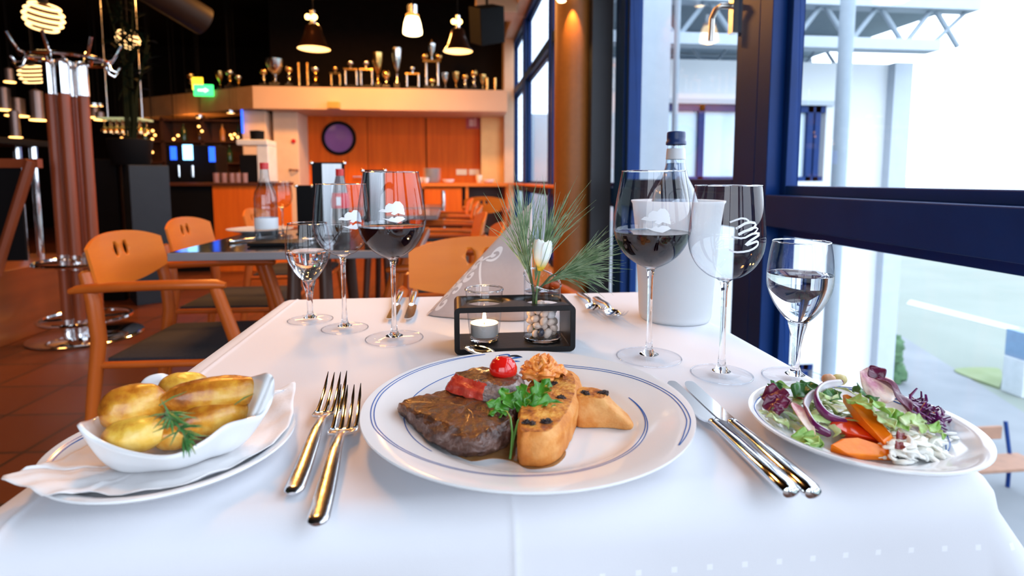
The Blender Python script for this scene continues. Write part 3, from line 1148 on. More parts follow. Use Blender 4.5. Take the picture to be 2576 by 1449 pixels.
def make_glass(name, label, kind, level, liquid, group, etch=None, etch_ang=0, outline=False):
    t = thing(name, label, 'glass', group=group)
    if kind == 'red':
        H, fr0 = .235, .0405
        bowl = [(.0035, .113), (.010, .116), (.022, .1225), (.034, .133), (.0425, .147), (.0468, .162), (.0470, .172), (.0455, .188), (.0420, .210), (.0375, .235)]
        zs = .113
    elif kind == 'white':
        H, fr0 = .218, .0345
        bowl = [(.0035, .109), (.009, .112), (.020, .117), (.031, .127), (.0385, .141), (.0412, .156), (.0408, .170), (.0388, .190), (.0352, .218)]
        zs = .109
    else:
        H, fr0 = .156, .0350
        bowl = [(.0045, .062), (.010, .065), (.019, .075), (.027, .088), (.0325, .102), (.0340, .114), (.0336, .126), (.0318, .142), (.0292, .156)]
        zs = .062
    sm = catmull([(r, z, 0) for r, z in bowl], 40, closed=False)
    sm = [(p.x, p.y) for p in sm]
    n = 64
    prof = sm + [(sm[-1][0] - .0005, sm[-1][1] + .0004)] + [(r - .0010, z + .0004) for r, z in sm[::-1][:-3]] + [(0, zs + .0025)]
    MB().lathe(sm, n).build('bowl', G_BOWL, t, auto=80)
    # rim bead
    ring = [(sm[-1][0] + .0007 * math.cos(a), sm[-1][1] + .0007 * math.sin(a)) for a in [2 * PI * k / 8 for k in range(9)]]
    MB().lathe(ring, n).build('rim', G_SOLID, t)
    s0 = .0034 if kind != 'water' else .0045
    stem = [(0, .0), (fr0 - .001, .0), (fr0, .0007), (fr0 - .0008, .0016), (fr0 * .6, .0028), (fr0 * .3, .0048), (.0062, .008), (.0044, .014), (s0, .03),
            (s0 * .93, zs * .55), (s0 * (1.0 if kind != 'water' else 1.5), zs - .012), (s0 * 1.5 if kind != 'water' else .0098, zs), (bowl[1][0], bowl[1][1] + .0002), (.004, zs + .0022), (0, zs + .0018)]
    MB().lathe(stem[:6], n).build('foot', G_FOOT, t, auto=60)
    MB().lathe([(fr0 - .0006 + .0008 * math.cos(2 * PI * q / 8), .0009 + .0008 * math.sin(2 * PI * q / 8)) for q in range(9)], n).build('foot_edge', G_BOWL, t)
    MB().lathe([(0, stem[5][1] - .0004), (stem[5][0], stem[5][1])] + stem[6:], n).build('stem', G_SOLID, t, auto=60)
    if liquid:
        li = [(0, zs + .004)]
        for r, z in sm:
            if z > zs + .0045 and z < level:
                li.append((r - .0008, z))
        rl = [r for r, z in sm if z <= level][-1] - .0008
        li += [(rl, level), (rl - .0015, level - .0003), (0, level - .0004)]
        MB().lathe(li, n).build('red_wine' if liquid is WINE else 'water', liquid, t, auto=50)
    if etch:
        def on_bowl(u, v, off=.0004):
            z = etch + v
            r = sm[-1][0]
            for (r0, z0), (r1, z1) in zip(sm, sm[1:]):
                if z0 <= z <= z1:
                    r = lerp(r0, r1, (z - z0) / (z1 - z0))
            a = etch_ang + u / r
            r += off
            return Vector((r * math.cos(a), r * math.sin(a), z))
        e = MB()
        k = .0150
        R_ = lambda pts, ws: ribbon(e, on_bowl, [(p[0] * k, p[1] * k) for p in pts], [w * k for w in ws], 0, 26)
        if outline:
            for pts in ([(-1, .9), (-.2, 1.2), (.3, 1.0), (-.2, .7), (-.6, .45), (.2, .9), (.9, .8), (.6, .45), (.0, .3), (-.5, 0), (.5, .5), (1.1, .45), (.7, .1)],
                        [(-.9, -.1), (-.1, -.2), (.6, .1), (1.3, .05), (.5, -.35), (.1, -.7), (1, -.45), (1.1, -.75), (.4, -1.1), (-.6, -1.2), (-1, -1.0)]):
                R_(pts, [.06, .09, .09, .06])
        else:
            for poly in (EM_A, EM_B):
                fill(e, on_bowl, [(a_ * k, b_ * k) for a_, b_ in poly])
        e.build('etched_emblem', mat('frosted_etching', (0.8, 0.82, 0.86), (0.84, 0.86, 0.9), rough=0.6), t)['label'] = 'frosted white emblem etched on the bowl'
    return t


GG = 'filled and empty stemmed glasses on the white tablecloth'


def gl_at(o, x, y):
    o.location = (x, y, ZT + .0006)


def face_cam(x, y, d=0):
    return math.atan2(-y, -x) + d


gl_at(make_glass('wine_glass', 'tall glass of red wine standing left of the candle holder', 'red', .160, WINE, GG, .181, face_cam(-.087, .774)), -.085, .774)
gl_at(make_glass('wine_glass', 'empty white wine glass with etched emblem, second from the left', 'white', 0, None, GG, .166, face_cam(-.168, .835, .3)), -.165, .835)
gl_at(make_glass('water_glass', 'small stemmed glass of water, leftmost on the tablecloth', 'water', .112, WATER, GG), -.230, .893)
gl_at(make_glass('wine_glass', 'tall glass of red wine in front of the frosted wine cooler', 'red', .160, WINE, GG, .176, face_cam(.244, .656, .1)), .2445, .656)
gl_at(make_glass('wine_glass', 'empty rounded wine glass with outlined emblem, right of the wine cooler', 'white', 0, None, GG, .166, face_cam(.305, .587, .45), True), .306, .587)
gl_at(make_glass('water_glass', 'small stemmed glass of water, rightmost, behind the salad plate', 'water', .120, WATER, GG), .384, .568)

# ================================================================ CENTREPIECE
STX, STY = 0.0785, 0.727
W_, D_, H_, T_ = .158, .074, .0615, .007
st = thing('candle_holder', 'black lacquered rectangular frame holding a tealight glass and a small vase', 'candle holder', (STX, STY, ZT + .0006))


def rrect(w, h, r, n=6):
    out = []
    for cx, cy, a0 in ((w / 2 - r, h - r, 0), (-w / 2 + r, h - r, 90), (-w / 2 + r, r, 180), (w / 2 - r, r, 270)):
        for k in range(n + 1):
            a = math.radians(a0 + 90 * k / n)
            out.append((cx + r * math.cos(a), cy + r * math.sin(a)))
    return out


mb = MB()
# side walls and bottom as an open loop extrusion; the top board carries the two holes
sidep = MB()
oo = rrect(W_, H_, .007)
ii = [(x, y + T_) for x, y in rrect(W_ - 2 * T_, H_ - 2 * T_, .0012)]
n = len(oo)
vs = [Vector((p[0], y, p[1])) for y in (-D_ / 2, D_ / 2) for ring in (oo, ii) for p in ring]
fs = []
for i in range(n):
    k = (i + 1) % n
    fs += [(i, k, n + k, n + i), (2 * n + i, 3 * n + i, 3 * n + k, 2 * n + k), (i, 2 * n + i, 2 * n + k, k), (n + i, n + k, 3 * n + k, 3 * n + i)]
sidep.add(vs, fs)
hold = sidep.build('frame', BLACKW, st, bevel=.0006, auto=35)
HX1, HX2 = -.0385, .0405
for hx_ in (HX1, HX2):
    cu = MB().lathe([(0, 0), (.0262, 0), (.0262, .03), (0, .03)], 48).build('cutter', BLACKW, loc=(hx_, 0, H_ - .02))
    cu.parent = st
    bpy.context.view_layer.update()
    md = hold.modifiers.new('hole', 'BOOLEAN')
    md.object = cu
    md.operation = 'DIFFERENCE'
    md.solver = 'EXACT'
bpy.context.view_layer.update()
dg = bpy.context.evaluated_depsgraph_get()
hm = bpy.data.meshes.new_from_object(hold.evaluated_get(dg))
hold.modifiers.clear()
hold.data = hm
for o in [o for o in bpy.data.objects if o.name.startswith('cutter')]:
    bpy.data.objects.remove(o)

TUMBLER = thin_glass('tumbler_glass', (0.96, 0.98, 1.0), (0.45, 0.5, 0.56), 0.0, 0.05, 0.5, 4.0)
tg = thing('tealight_glass', 'clear glass tumbler with a thick rim in the left hole of the black holder', 'candle glass', (STX + HX1, STY, ZT + T_ + .0012))
sm = [(0, .0045), (.0165, .0045), (.0195, .006), (.0215, .02), (.0235, .045), (.0248, .066), (.0258, .0685), (.0262, .0700), (.0258, .0715), (.0250, .0715), (.0245, .069)]
MB().lathe(sm[2:], 64).build('wall', TUMBLER, tg, auto=80)
MB().lathe([(0, 0), (.017, 0), (.0192, .0012), (.0196, .0060), (.0165, .0043), (0, .0040)], 64).build('thick_base', G_SOLID, tg)
MB().lathe([(.0250 + .0012 * math.cos(2 * PI * k / 8), .0706 + .0012 * math.sin(2 * PI * k / 8)) for k in range(9)], 64).build('rim', G_SOLID, tg)
tl = thing('tealight', 'lit tealight candle in an aluminium cup inside the tumbler', 'candle', (STX + HX1, STY, ZT + T_ + .0012 + .0075))
MB().lathe([(0, 0), (.0175, 0), (.0185, .0012), (.0186, .0165), (.0190, .017), (.0183, .0172), (.0180, .002), (0, .0015)], 48, wob=lambda a, z: 1 + .006 * math.sin(a * 40)).build('aluminium_cup', mat('matt_aluminium', (0.72, 0.68, 0.64), rough=.35, metal=.35), tl)
MB().lathe([(0, .002), (.0178, .002), (.0178, .0155), (.0172, .0150), (.006, .0146), (0, .0144)], 48).build('wax', mat('glowing_wax', (0.95, 0.88, 0.72), (0.97, 0.9, 0.76), rough=.3, sss=.5, emit=(1.0, .68, .34), es=4), tl)
MB().tube([(0, 0, .0142), (.0004, 0, .018), (.0010, 0, .0205)], .0006, 8).build('wick', BLACKM, tl)
fl = MB().lathe([(0, .0172), (.0016, .0185), (.0026, .0215), (.0025, .0250), (.0016, .0300), (.0006, .0345), (0, .0365)], 24)
fl.build('flame', glow('candle_flame', (1.0, .66, .30), 22), tl)
lamp('candle_light', 'POINT', (STX + HX1, STY, ZT + .045), 0.45, (1.0, .5, .15), .004)

# slanted vase glass with pebbles and water
vs_ = thing('vase', 'clear slant-cut glass cylinder vase in the right hole of the black holder', 'vase', (STX + HX2, STY, ZT + T_ + .0012))
rv = .0250
rows = []
n = 64
for j in range(13):
    u = j / 12
    row = []
    for i in range(n):
        a = 2 * PI * i / n
        hgt = .0925 - .0115 * math.cos(a + .35) * 1.1 + .0
        hgt = .094 - .018 * (math.cos(a + 1.0) * .5 + .5) * 1.3
        row.append(Vector((rv * math.cos(a), rv * math.sin(a), .004 + (hgt - .004) * u)))
    rows.append(row)
MB().grid(rows, close=True).build('wall', TUMBLER, vs_, auto=80)
rim = MB()
rr = rows[-1]
rim.tube(rr + [rr[0]], .0011, 8, cap=False)
rim.build('rim', G_SOLID, vs_)
MB().lathe([(0, 0), (.0235, 0), (.0250, .0012), (.0250, .0045), (0, .0038)], 64).build('thick_base', G_SOLID, vs_)
wt = MB().lathe([(.0243, .0665), (.0236, .0660), (0, .0658)], 48)
wt.build('water_surface', thin_glass('water_skin', (0.95, 0.97, 1.0), (0.6, 0.65, 0.7), 0, .12, .7, 2.0), vs_)
PEB = [mat('pebble_cream', (0.80, 0.64, 0.54), (0.70, 0.54, 0.44), rough=.35, scale=60), mat('pebble_white', (0.72, 0.68, 0.66), rough=.3), mat('pebble_dark', (0.03, 0.035, 0.06), rough=.3)]
rnd = random.Random(3)
pn = 0
pebs = []
tries = 0
while pn < 40 and tries < 9000:
    tries += 1
    a, rr_ = rnd.uniform(0, 2 * PI), .0168 * math.sqrt(rnd.random())
    z = .010 + .055 * (tries / 9000) ** .9
    r = rnd.uniform(.0058, .0085)
    rr_ = min(rr_, .0236 - r)
    p = Vector((rr_ * math.cos(a), rr_ * math.sin(a), z))
    if all((p - q).length > (r + s) * .80 for q, s in pebs):
        pebs.append((p, r))
        pn += 1
for i, (p, r) in enumerate(pebs):
    m_ = PEB[2] if i in (5, 6) else PEB[1] if p.x > .004 and p.z > .028 else PEB[0]
    o = MB().ball((0, 0, 0), (r, r * rnd.uniform(.75, .95), r * rnd.uniform(.7, .9)), 12, 8, rot=Euler((rnd.random() * 3, rnd.random() * 3, 0)).to_matrix(), nz=.15, nf=2, seed=i).build('pebble', m_, loc=Vector((STX + HX2, STY, ZT + T_ + .0012)) + p)
    tag(o, ('dark blue-black pebble' if m_ is PEB[2] else 'pale polished pebble') + ' in the slant-cut vase', 'pebble', ('dark' if m_ is PEB[2] else 'white' if m_ is PEB[1] else 'cream') + ' pebbles in the vase')
    if m_ is PEB[1]:
        o['label'] = 'whitish polished pebble in the slant-cut vase'
    if m_ is PEB[0]:
        o['label'] = 'cream polished pebble in the slant-cut vase'

# pine sprig
PINE = mat('pine_needle_green', (0.10, 0.19, 0.08), (0.30, 0.40, 0.24), scale=90, rough=.45)
vc = Vector((STX + HX2, STY, ZT))
pine = thing('pine_sprig', 'green long-needled pine sprigs fanning out of the slant-cut vase', 'pine sprig', vc + Vector((-.012, 0, .072)))
stems = MB()
ND = MB()
rnd = random.Random(11)
o0 = Vector((-.012, 0, .0))


def needle_fan(mb, origin, tip, count, spread, length, droop=.1, start=.35):
    origin, tip = Vector(origin), Vector(tip)
    ax_ = (tip - origin)
    L_ = ax_.length
    d0 = ax_.normalized()
    for k in range(count):
        t = rnd.uniform(start, 1) if k % 3 else rnd.uniform(.1, .6)
        s = origin + ax_ * t * .62
        dv = (d0 + Vector([rnd.gauss(0, spread) for _ in range(3)])).normalized()
        ln = length * rnd.uniform(.65, 1.1)
        side = Vector([rnd.gauss(0, .12) for _ in range(3)])
        pts = [s + dv * ln * u + side * ln * u * u + Vector((0, 0, -droop * ln * u * u)) for u in (0, .33, .66, 1)]
        mb.tube(pts, [.00045, .0005, .00045, .0001], 4, cap=False)


B0 = (-.0005, 0, 0)
stems.tube([(0, 0, -.062), (0, 0, 0), (-.006, 0, .035), (-.020, .002, .075)], [.0022, .002, .0016, .0008], 8)
stems.tube([(.002, .002, -.058), (.004, 0, 0), (.022, -.002, .022), (.05, 0, .035)], [.002, .0018, .0014, .0008], 8)
needle_fan(ND, (-.002, 0, .005), (-.018, .004, .095), 80, .17, .102, .02)
needle_fan(ND, (0, 0, .01), (.028, .006, .095), 80, .19, .100, .05)
needle_fan(ND, (.01, 0, .008), (.085, 0, .052), 115, .22, .082, .14)
needle_fan(ND, (.02, 0, .018), (.085, .004, .030), 60, .16, .062, .30)
stems.build('stem', mat('pine_stem', (0.05, 0.08, 0.03), rough=.7), pine)
ND.build('needles', PINE, pine)['kind'] = 'stuff'

# white flower bud
fw = thing('white_flower', 'white closed tulip-like bloom with a yellow throat in the vase', 'flower', vc + Vector((-.004, -.006, .103)))
fm = MB()
for k in range(5):
    a0 = 2 * PI * k / 5 + .3
    rows = []
    for j in range(11):
        v = j / 10
        r = .003 + .0102 * math.sin(min(1, v * 1.25) * PI / 2) - .0015 * v * v
        z = .042 * v + (.0035 if v == 1 else 0) * 0
        row = []
        wid = math.radians(52) * (math.sin(PI * min(1, v * .62 + .14)) ** .5)
        for i in range(-6, 7):
            u = i / 6
            a = a0 + wid * u
            zz = z - .0045 * (abs(u) ** 2.5) * v ** 3 + .0008 * math.sin(u * 9 + k) * v
            rr_ = r * (1 + .05 * u * (1 if k % 2 else -1)) + .0012 * v ** 4 * math.sin(3 * u + k)
            row.append(Vector((rr_ * math.cos(a), rr_ * math.sin(a), zz)))
        rows.append(row)
    fm.grid(rows)
PET = bpy.data.materials.new('white_petal')
PET.use_nodes = True
nt = PET.node_tree
b = nt.nodes['Principled BSDF']
b.inputs['Roughness'].default_value = .5
b.inputs['Subsurface Weight'].default_value = .25
b.inputs['Subsurface Scale'].default_value = .004
tc = nt.nodes.new('ShaderNodeTexCoord')
sp = nt.nodes.new('ShaderNodeSeparateXYZ')
rp = nt.nodes.new('ShaderNodeValToRGB')
mr = nt.nodes.new('ShaderNodeMapRange')
mr.inputs['From Max'].default_value = .042
nt.links.new(tc.outputs['Object'], sp.inputs[0])
nt.links.new(sp.outputs[2], mr.inputs[0])
nt.links.new(mr.outputs[0], rp.inputs[0])
nt.links.new(rp.outputs[0], b.inputs['Base Color'])
rp.color_ramp.elements[0].color = (.75, .5, .03, 1)
rp.color_ramp.elements[0].position = .12
rp.color_ramp.elements[1].color = (.92, .90, .84, 1)
rp.color_ramp.elements[1].position = .42
po = fm.build('petals', PET, fw, solid=.0005)
po.rotation_euler = (math.radians(-4), math.radians(7), 0)
MB().tube([(0, 0, .002), (-.004, .002, -.025), (-.008, .003, -.082)], .0014, 8).build('stem', mat('flower_stem', (0.12, 0.22, 0.06), rough=.5), fw)

# ---------------------------------------------------------------- napkins folded to cones
NAPK = bpy.data.materials.new('grey_paper_napkin')
NAPK.use_nodes = True
b = NAPK.node_tree.nodes['Principled BSDF']
nz_ = NAPK.node_tree.nodes.new('ShaderNodeTexNoise')
nz_.inputs['Scale'].default_value = 25
crr = NAPK.node_tree.nodes.new('ShaderNodeValToRGB')
crr.color_ramp.elements[0].color = (.52, .41, .385, 1)
crr.color_ramp.elements[1].color = (.57, .455, .43, 1)
NAPK.node_tree.links.new(nz_.outputs[0], crr.inputs[0])
NAPK.node_tree.links.new(crr.outputs[0], b.inputs['Base Color'])
b.inputs['Roughness'].default_value = .8


def napkin_cone(name, label, apex, left, right, backp, bulge):
    """a napkin folded to a standing hollow cone: apex, two base corners, base point behind"""
    t = thing(name, label, 'napkin', ((left.x + right.x) / 2, (left.y + right.y) / 2, ZT + .0018))
    o_ = t.location
    ap = apex - o_
    base = []
    n = 40
    ctrl = [left, left.lerp(right, .5) + bulge, right, backp]
    base = [Vector((p.x, p.y, 0)) for p in catmull([p - o_ for p in ctrl], n)]
    rows = []
    for j in range(22):
        v = j / 21
        row = []
        for i, p in enumerate(base):
            row.append(p.lerp(ap, v))
        rows.append(row)
    MB().grid(rows, close=True).build('cone', NAPK, t, solid=.0012)
    return t, base, ap


Lb, Rb = PZ(1078, 790, ZT), PZ(1330, 805, ZT)
apx = PY(1338, 505, .93)
apx.z -= .002
nt_, base, ap = napkin_cone('paper_napkin', 'grey paper napkin with pale scroll print folded to a cone behind the candle holder', apx, Lb, Rb, Vector((.115, .985, ZT)), Vector((.0, -.022, 0)))
# scroll print along the left edge of the front face
sc = MB()


def on_cone(u, v):
    """u along the base front (0 left..1 right), v up to the apex (0..1)"""
    k = u * 10
    i = int(math.floor(k)) % 40
    p = base[i].lerp(base[(i + 1) % 40], k - math.floor(k))
    q = p.lerp(ap, v)
    nrm = Vector((q.x * 0 - .15, -1, .45)).normalized()
    return q + nrm * .0011


def scroll(pts, ws):
    ribbon(sc, on_cone, pts, [w * .62 for w in ws], 0, 40)


def curl(u, v, r, a0, turns, w=.0030, tail=0.0):
    pts = []
    for q in range(15):
        t = q / 14
        a = a0 + turns * 2 * PI * t
        rr = 1.35 * r * (1 - .75 * t)
        vv = v + rr * math.sin(a) / .19
        pts.append((u + rr * math.cos(a) / (.145 * (1 - v)), vv))
    if tail:
        pts = [(pts[0][0] + tail * math.cos(a0 - PI / 2) / .145, pts[0][1] + tail * math.sin(a0 - PI / 2) / .19)] + pts
    ribbon(sc, on_cone, pts, [w * .3 / .145, w / .16, w / .16, w * .8 / .16, w * .5 / .16], 0, 60)


curl(.12, .07, .0095, -.6, -1.15, tail=.012)
curl(.30, .10, .0080, 2.4, 1.1, tail=.010)
curl(.14, .20, .0075, .3, 1.2, tail=.008)
curl(.33, .22, .0085, -1.9, -1.1, tail=.012)
curl(.16, .33, .0070, -.6, -1.1, tail=.010)
curl(.38, .34, .0070, 2.2, 1.15, tail=.012)
curl(.28, .46, .0075, -.8, -1.1, tail=.014)
curl(.60, .54, .0085, -1.6, 1.15, w=.0034, tail=.018)
ribbon(sc, on_cone, [(.10, .02), (.16, .12), (.24, .24), (.26, .36), (.36, .47), (.52, .52)], [.008, .014, .018, .018, .016, .008], 0, 50)
ribbon(sc, on_cone, [(.36, .47), (.58, .36), (.78, .24), (.92, .08)], [.012, .012, .009, .003], 0, 50)
sc.build('scroll_print', mat('pale_scroll_ink', (0.92, 0.82, 0.79), rough=.8), nt_)['label'] = 'pale printed scroll ornament'
# folded white-edged second layer standing behind (the light stripe beside the vase)
# ---------------------------------------------------------------- wine cooler with bottle
wc = thing('wine_cooler', 'frosted acrylic wine cooler at the back right corner of the table', 'wine cooler', (.357, .846, ZT + .0006))
FROST = mat('frosted_acrylic', (0.93, 0.95, 0.98), (0.95, 0.97, 1.0), rough=.5, trans=.22, ior=1.2, sss=.5)
FROST.node_tree.nodes['Principled BSDF'].inputs['Subsurface Radius'].default_value = (1, 1, 1)
FROST.node_tree.nodes['Principled BSDF'].inputs['Subsurface Scale'].default_value = .03
pr = [(0, .004), (.050, .004), (.0535, .0), (.0560, .004), (.0570, .01), (.0590, .05), (.0660, .150), (.0705, .186), (.0728, .190), (.0726, .1915), (.0695, .190), (.0640, .150), (.0565, .05), (.0545, .012), (0, .009)]
MB().lathe(pr, 72).build('bucket', FROST, wc, auto=50)
bt_ = thing('water_bottle', 'clear glass bottle with dark blue screw cap standing in the frosted cooler', 'bottle', (.352, .846, ZT + .012))
BG = mat('bottle_glass', (0.95, 0.98, 1.0), (0.95, 0.98, 1.0), rough=.02, trans=.9, ior=1.1)
BGL = thin_glass('bottle_glass_thin', (0.92, 0.96, 1.0), (0.35, 0.4, 0.48), 0, .06, .7, 3.0)
MB().lathe([(0, 0), (.036, 0), (.039, .004), (.039, .15), (.037, .175), (.030, .198), (.020, .217), (.0155, .235), (.0135, .26), (.0125, .275), (.0125, .283)], 48).build('glass_body', BGL, bt_, auto=70)
MB().lathe([(0, .004), (.037, .004), (.037, .17), (.029, .196), (.019, .216), (.0140, .237), (.0138, .239), (0, .239)], 40).build('water', thin_glass('water_fill', (0.55, 0.6, 0.68), (0.2, 0.24, 0.3), 0, .1, .6, 2.5), bt_, auto=60)
MB().lathe([(0, .2885), (.0125, .2885), (.0142, .287), (.0146, .280), (.0144, .2745), (.0158, .2725), (.0158, .2685), (.0142, .2675), (.0130, .2675)], 48, wob=lambda a, z: 1 + .012 * math.sin(a * 24)).build('screw_cap', mat('navy_cap', (0.01, 0.03, 0.12), rough=.35), bt_)
MB().lathe([(.0152, .245), (.0146, .256), (.0140, .262)], 32).build('neck_label', mat('silver_label', (0.6, 0.62, 0.66), rough=.3), bt_)

# ================================================================ FOOD ON THE DINNER PLATE
def food_mat(name, cols, scale, rough=(.3, .6), bump=.6, bscale=120, coat=0.0, sss=0.0, detail=8, vor=None, spec=.5):
    """colour ramp over layered noise, with rough patches"""
    m = bpy.data.materials.new(name)
    m.use_nodes = True
    nt = m.node_tree
    N, L = nt.nodes, nt.links
    b = N['Principled BSDF']
    tc = N.new('ShaderNodeTexCoord')
    nz = N.new('ShaderNodeTexNoise')
    nz.inputs['Scale'].default_value = scale
    nz.inputs['Detail'].default_value = detail
    nz.inputs['Roughness'].default_value = .62
    L.new(tc.outputs['Object'], nz.inputs['Vector'])
    cr = N.new('ShaderNodeValToRGB')
    els = cr.color_ramp.elements
    while len(els) < len(cols):
        els.new(.5)
    for e, (p, c) in zip(els, cols):
        e.position = p
        e.color = (*c, 1)
    L.new(nz.outputs[0], cr.inputs[0])
    L.new(cr.outputs[0], b.inputs['Base Color'])
    n2 = N.new('ShaderNodeTexNoise')
    n2.inputs['Scale'].default_value = bscale
    n2.inputs['Detail'].default_value = 8
    L.new(tc.outputs['Object'], n2.inputs['Vector'])
    bp = N.new('ShaderNodeBump')
    bp.inputs['Strength'].default_value = bump
    bp.inputs['Distance'].default_value = .0015
    L.new(n2.outputs[0], bp.inputs['Height'])
    L.new(bp.outputs[0], b.inputs['Normal'])
    mr = N.new('ShaderNodeMapRange')
    mr.inputs['To Min'].default_value = rough[0]
    mr.inputs['To Max'].default_value = rough[1]
    L.new(n2.outputs[0], mr.inputs['Value'])
    L.new(mr.outputs[0], b.inputs['Roughness'])
    b.inputs['Coat Weight'].default_value = coat
    b.inputs['Coat Roughness'].default_value = .15
    b.inputs['Specular IOR Level'].default_value = spec
    if sss:
        b.inputs['Subsurface Weight'].default_value = sss
        b.inputs['Subsurface Radius'].default_value = (1, .5, .3)
        b.inputs['Subsurface Scale'].default_value = .003
    return m


SEAR = food_mat('seared_crust', [(.28, (.018, .007, .005)), (.42, (.060, .020, .010)), (.52, (.17, .052, .014)), (.60, (.09, .038, .022)), (.74, (.20, .14, .115))], 62, (.18, .5), 1.0, 330, coat=.25)
SIDE = food_mat('cooked_meat', [(.28, (.030, .014, .012)), (.42, (.085, .040, .030)), (.54, (.13, .062, .046)), (.66, (.24, .16, .14)), (.78, (.07, .03, .022))], 80, (.2, .5), 1.0, 400, coat=.25)
SIDE2 = food_mat('pale_cooked_meat', [(.28, (.05, .03, .028)), (.42, (.20, .14, .13)), (.56, (.36, .28, .26)), (.68, (.48, .40, .38)), (.78, (.12, .07, .06))], 95, (.2, .45), 1.0, 450, coat=.25)
RARE = food_mat('rare_meat', [(.3, (.40, .018, .010)), (.5, (.58, .045, .025)), (.7, (.68, .11, .065))], 110, (.25, .45), .5, 500, coat=.2, sss=.1)
zp = ZT + .0061


def P3(pts, z):
    return [PZ(x, y, z) for x, y in pts]


# the big steak: stack of outlines from the plate up
sB = P3([(1022, 1055), (1075, 1102), (1130, 1135), (1200, 1150), (1262, 1128), (1292, 1095), (1300, 1050), (1250, 1010), (1160, 1000), (1080, 1010)], zp)
s1 = P3([(1004, 1040), (1050, 1082), (1110, 1122), (1200, 1140), (1270, 1115), (1300, 1080), (1305, 1035), (1250, 995), (1160, 990), (1075, 1000)], zp + .006)
s2 = P3([(1000, 1025), (1052, 1058), (1120, 1092), (1200, 1112), (1268, 1092), (1298, 1055), (1302, 1020), (1250, 992), (1160, 985), (1070, 992)], zp + .014)
s3 = P3([(1004, 1016), (1060, 1040), (1130, 1068), (1205, 1082), (1262, 1068), (1290, 1040), (1295, 1012), (1250, 992), (1160, 985), (1070, 992)], zp + .0195)
mb = MB()
loft(mb, [sB, s1, s2, s3], n=220, between=12, nz=.0030, nf=62, mats=(1, 0), seed=1, bulge=.003)
for k, f in enumerate(mb.f):
    c = sum((Vector(mb.v[i]) for i in f), Vector()) / len(f)
    mb.m[k] = 0 if c.z + .006 * noise.noise(c * 110) > zp + .0165 else 1
o = mb.build('steak', [SEAR, SIDE], auto=180)
tag(o, 'large browned steak lying on the left half of the dinner plate', 'steak')
# bring origin to its base
# sliced piece with the red cut face
zs = zp + .0185
b0 = P3([(1140, 985), (1222, 1012), (1270, 1022), (1318, 1005), (1322, 975), (1270, 955), (1205, 952), (1150, 960)], zs)
b1 = P3([(1123, 983), (1217, 1010), (1268, 1018), (1316, 998), (1318, 965), (1270, 945), (1200, 940), (1145, 950)], zs + .003)
b2 = P3([(1135, 965), (1216, 992), (1266, 1000), (1312, 982), (1312, 952), (1270, 938), (1200, 935), (1150, 945)], zs + .010)
b3 = P3([(1150, 940), (1222, 962), (1262, 970), (1300, 962), (1305, 942), (1270, 930), (1215, 925), (1165, 932)], zs + .0175)
mb = MB()
loft(mb, [b0, b1, b2, b3], n=170, between=10, nz=.0018, nf=85, mats=(1, 0), seed=5, bulge=.0015)
nf_ = len(mb.f)
va, vb = b1[0], b1[1]
for k, f in enumerate(mb.f):
    if mb.m[k] == 1:
        c = sum((Vector(mb.v[i]) for i in f), Vector()) / len(f)
        u = (c - va).dot((vb - va)) / (vb - va).length_squared
        e = (vb - va).normalized()
        dd = abs((c - va).dot(Vector((-e.y, e.x, 0))))
        if -.05 < u < .97 and dd < .012 and zs + .002 < c.z < zs + .0172:
            mb.m[k] = 2
o = mb.build('steak_slice', [SEAR, SIDE2, RARE], auto=180)
tag(o, 'smaller steak piece with red rare cut face lying on the big steak', 'steak')
# tomato half
tc_ = PZ(1265, 942, zs + .0175)
to = MB().lathe([(0, -.0025), (.0105, -.0022), (.0125, 0), (.0134, .003), (.0130, .0075), (.0108, .0120), (.0070, .0152), (.003, .0162), (0, .0160)], 48, wob=lambda a, z: 1 + .012 * math.cos(a * 3 + 1))
o = to.build('cherry_tomato', mat('tomato_red', (0.72, 0.012, 0.008), (0.62, 0.01, 0.006), scale=40, rough=.1, coat=.6, sss=.15), loc=tc_ + Vector((0, .001, .0005)))
o.rotation_euler = (math.radians(-6), math.radians(5), 0)
tag(o, 'shiny red cherry tomato half on top of the sliced steak', 'tomato')

# toasted bread
CRUST = food_mat('baked_crust', [(.33, (.46, .13, .018)), (.48, (.62, .22, .04)), (.66, (.74, .38, .13))], 32, (.45, .7), .35, 500, spec=.3)
CRUMB = food_mat('toasted_crumb', [(.32, (.10, .022, .005)), (.42, (.34, .085, .010)), (.52, (.58, .21, .022)), (.66, (.76, .40, .07))], 85, (.35, .7), .9, 300, coat=.05)
CHAR = food_mat('charred_paste', [(.3, (.010, .006, .006)), (.6, (.04, .02, .018))], 200, (.2, .5), 1.0, 500)
t0 = P3([(1304, 1150), (1335, 1174), (1400, 1160), (1440, 1100), (1462, 1030), (1455, 985), (1380, 985), (1325, 1040)], zp)
t1 = P3([(1301, 1125), (1335, 1150), (1400, 1135), (1442, 1075), (1466, 1005), (1455, 960), (1380, 960), (1320, 1010)], zp + .009)
t2 = P3([(1303, 1090), (1335, 1108), (1400, 1098), (1445, 1040), (1462, 975), (1440, 935), (1380, 935), (1318, 985)], zp + .020)
t3 = P3([(1308, 1072), (1335, 1086), (1388, 1078), (1432, 1025), (1448, 965), (1428, 932), (1375, 932), (1325, 975)], zp + .0255)
mb = MB()
loft(mb, [t0, t1, t2, t3], n=120, between=7, nz=.0007, nf=90, mats=(0, 1), seed=9, bulge=.0012)
bread = mb.build('bread_slice', [CRUST, CRUMB], auto=180)
tag(bread, 'thick toasted baguette slice standing beside the steak with herb butter on its far end', 'bread')
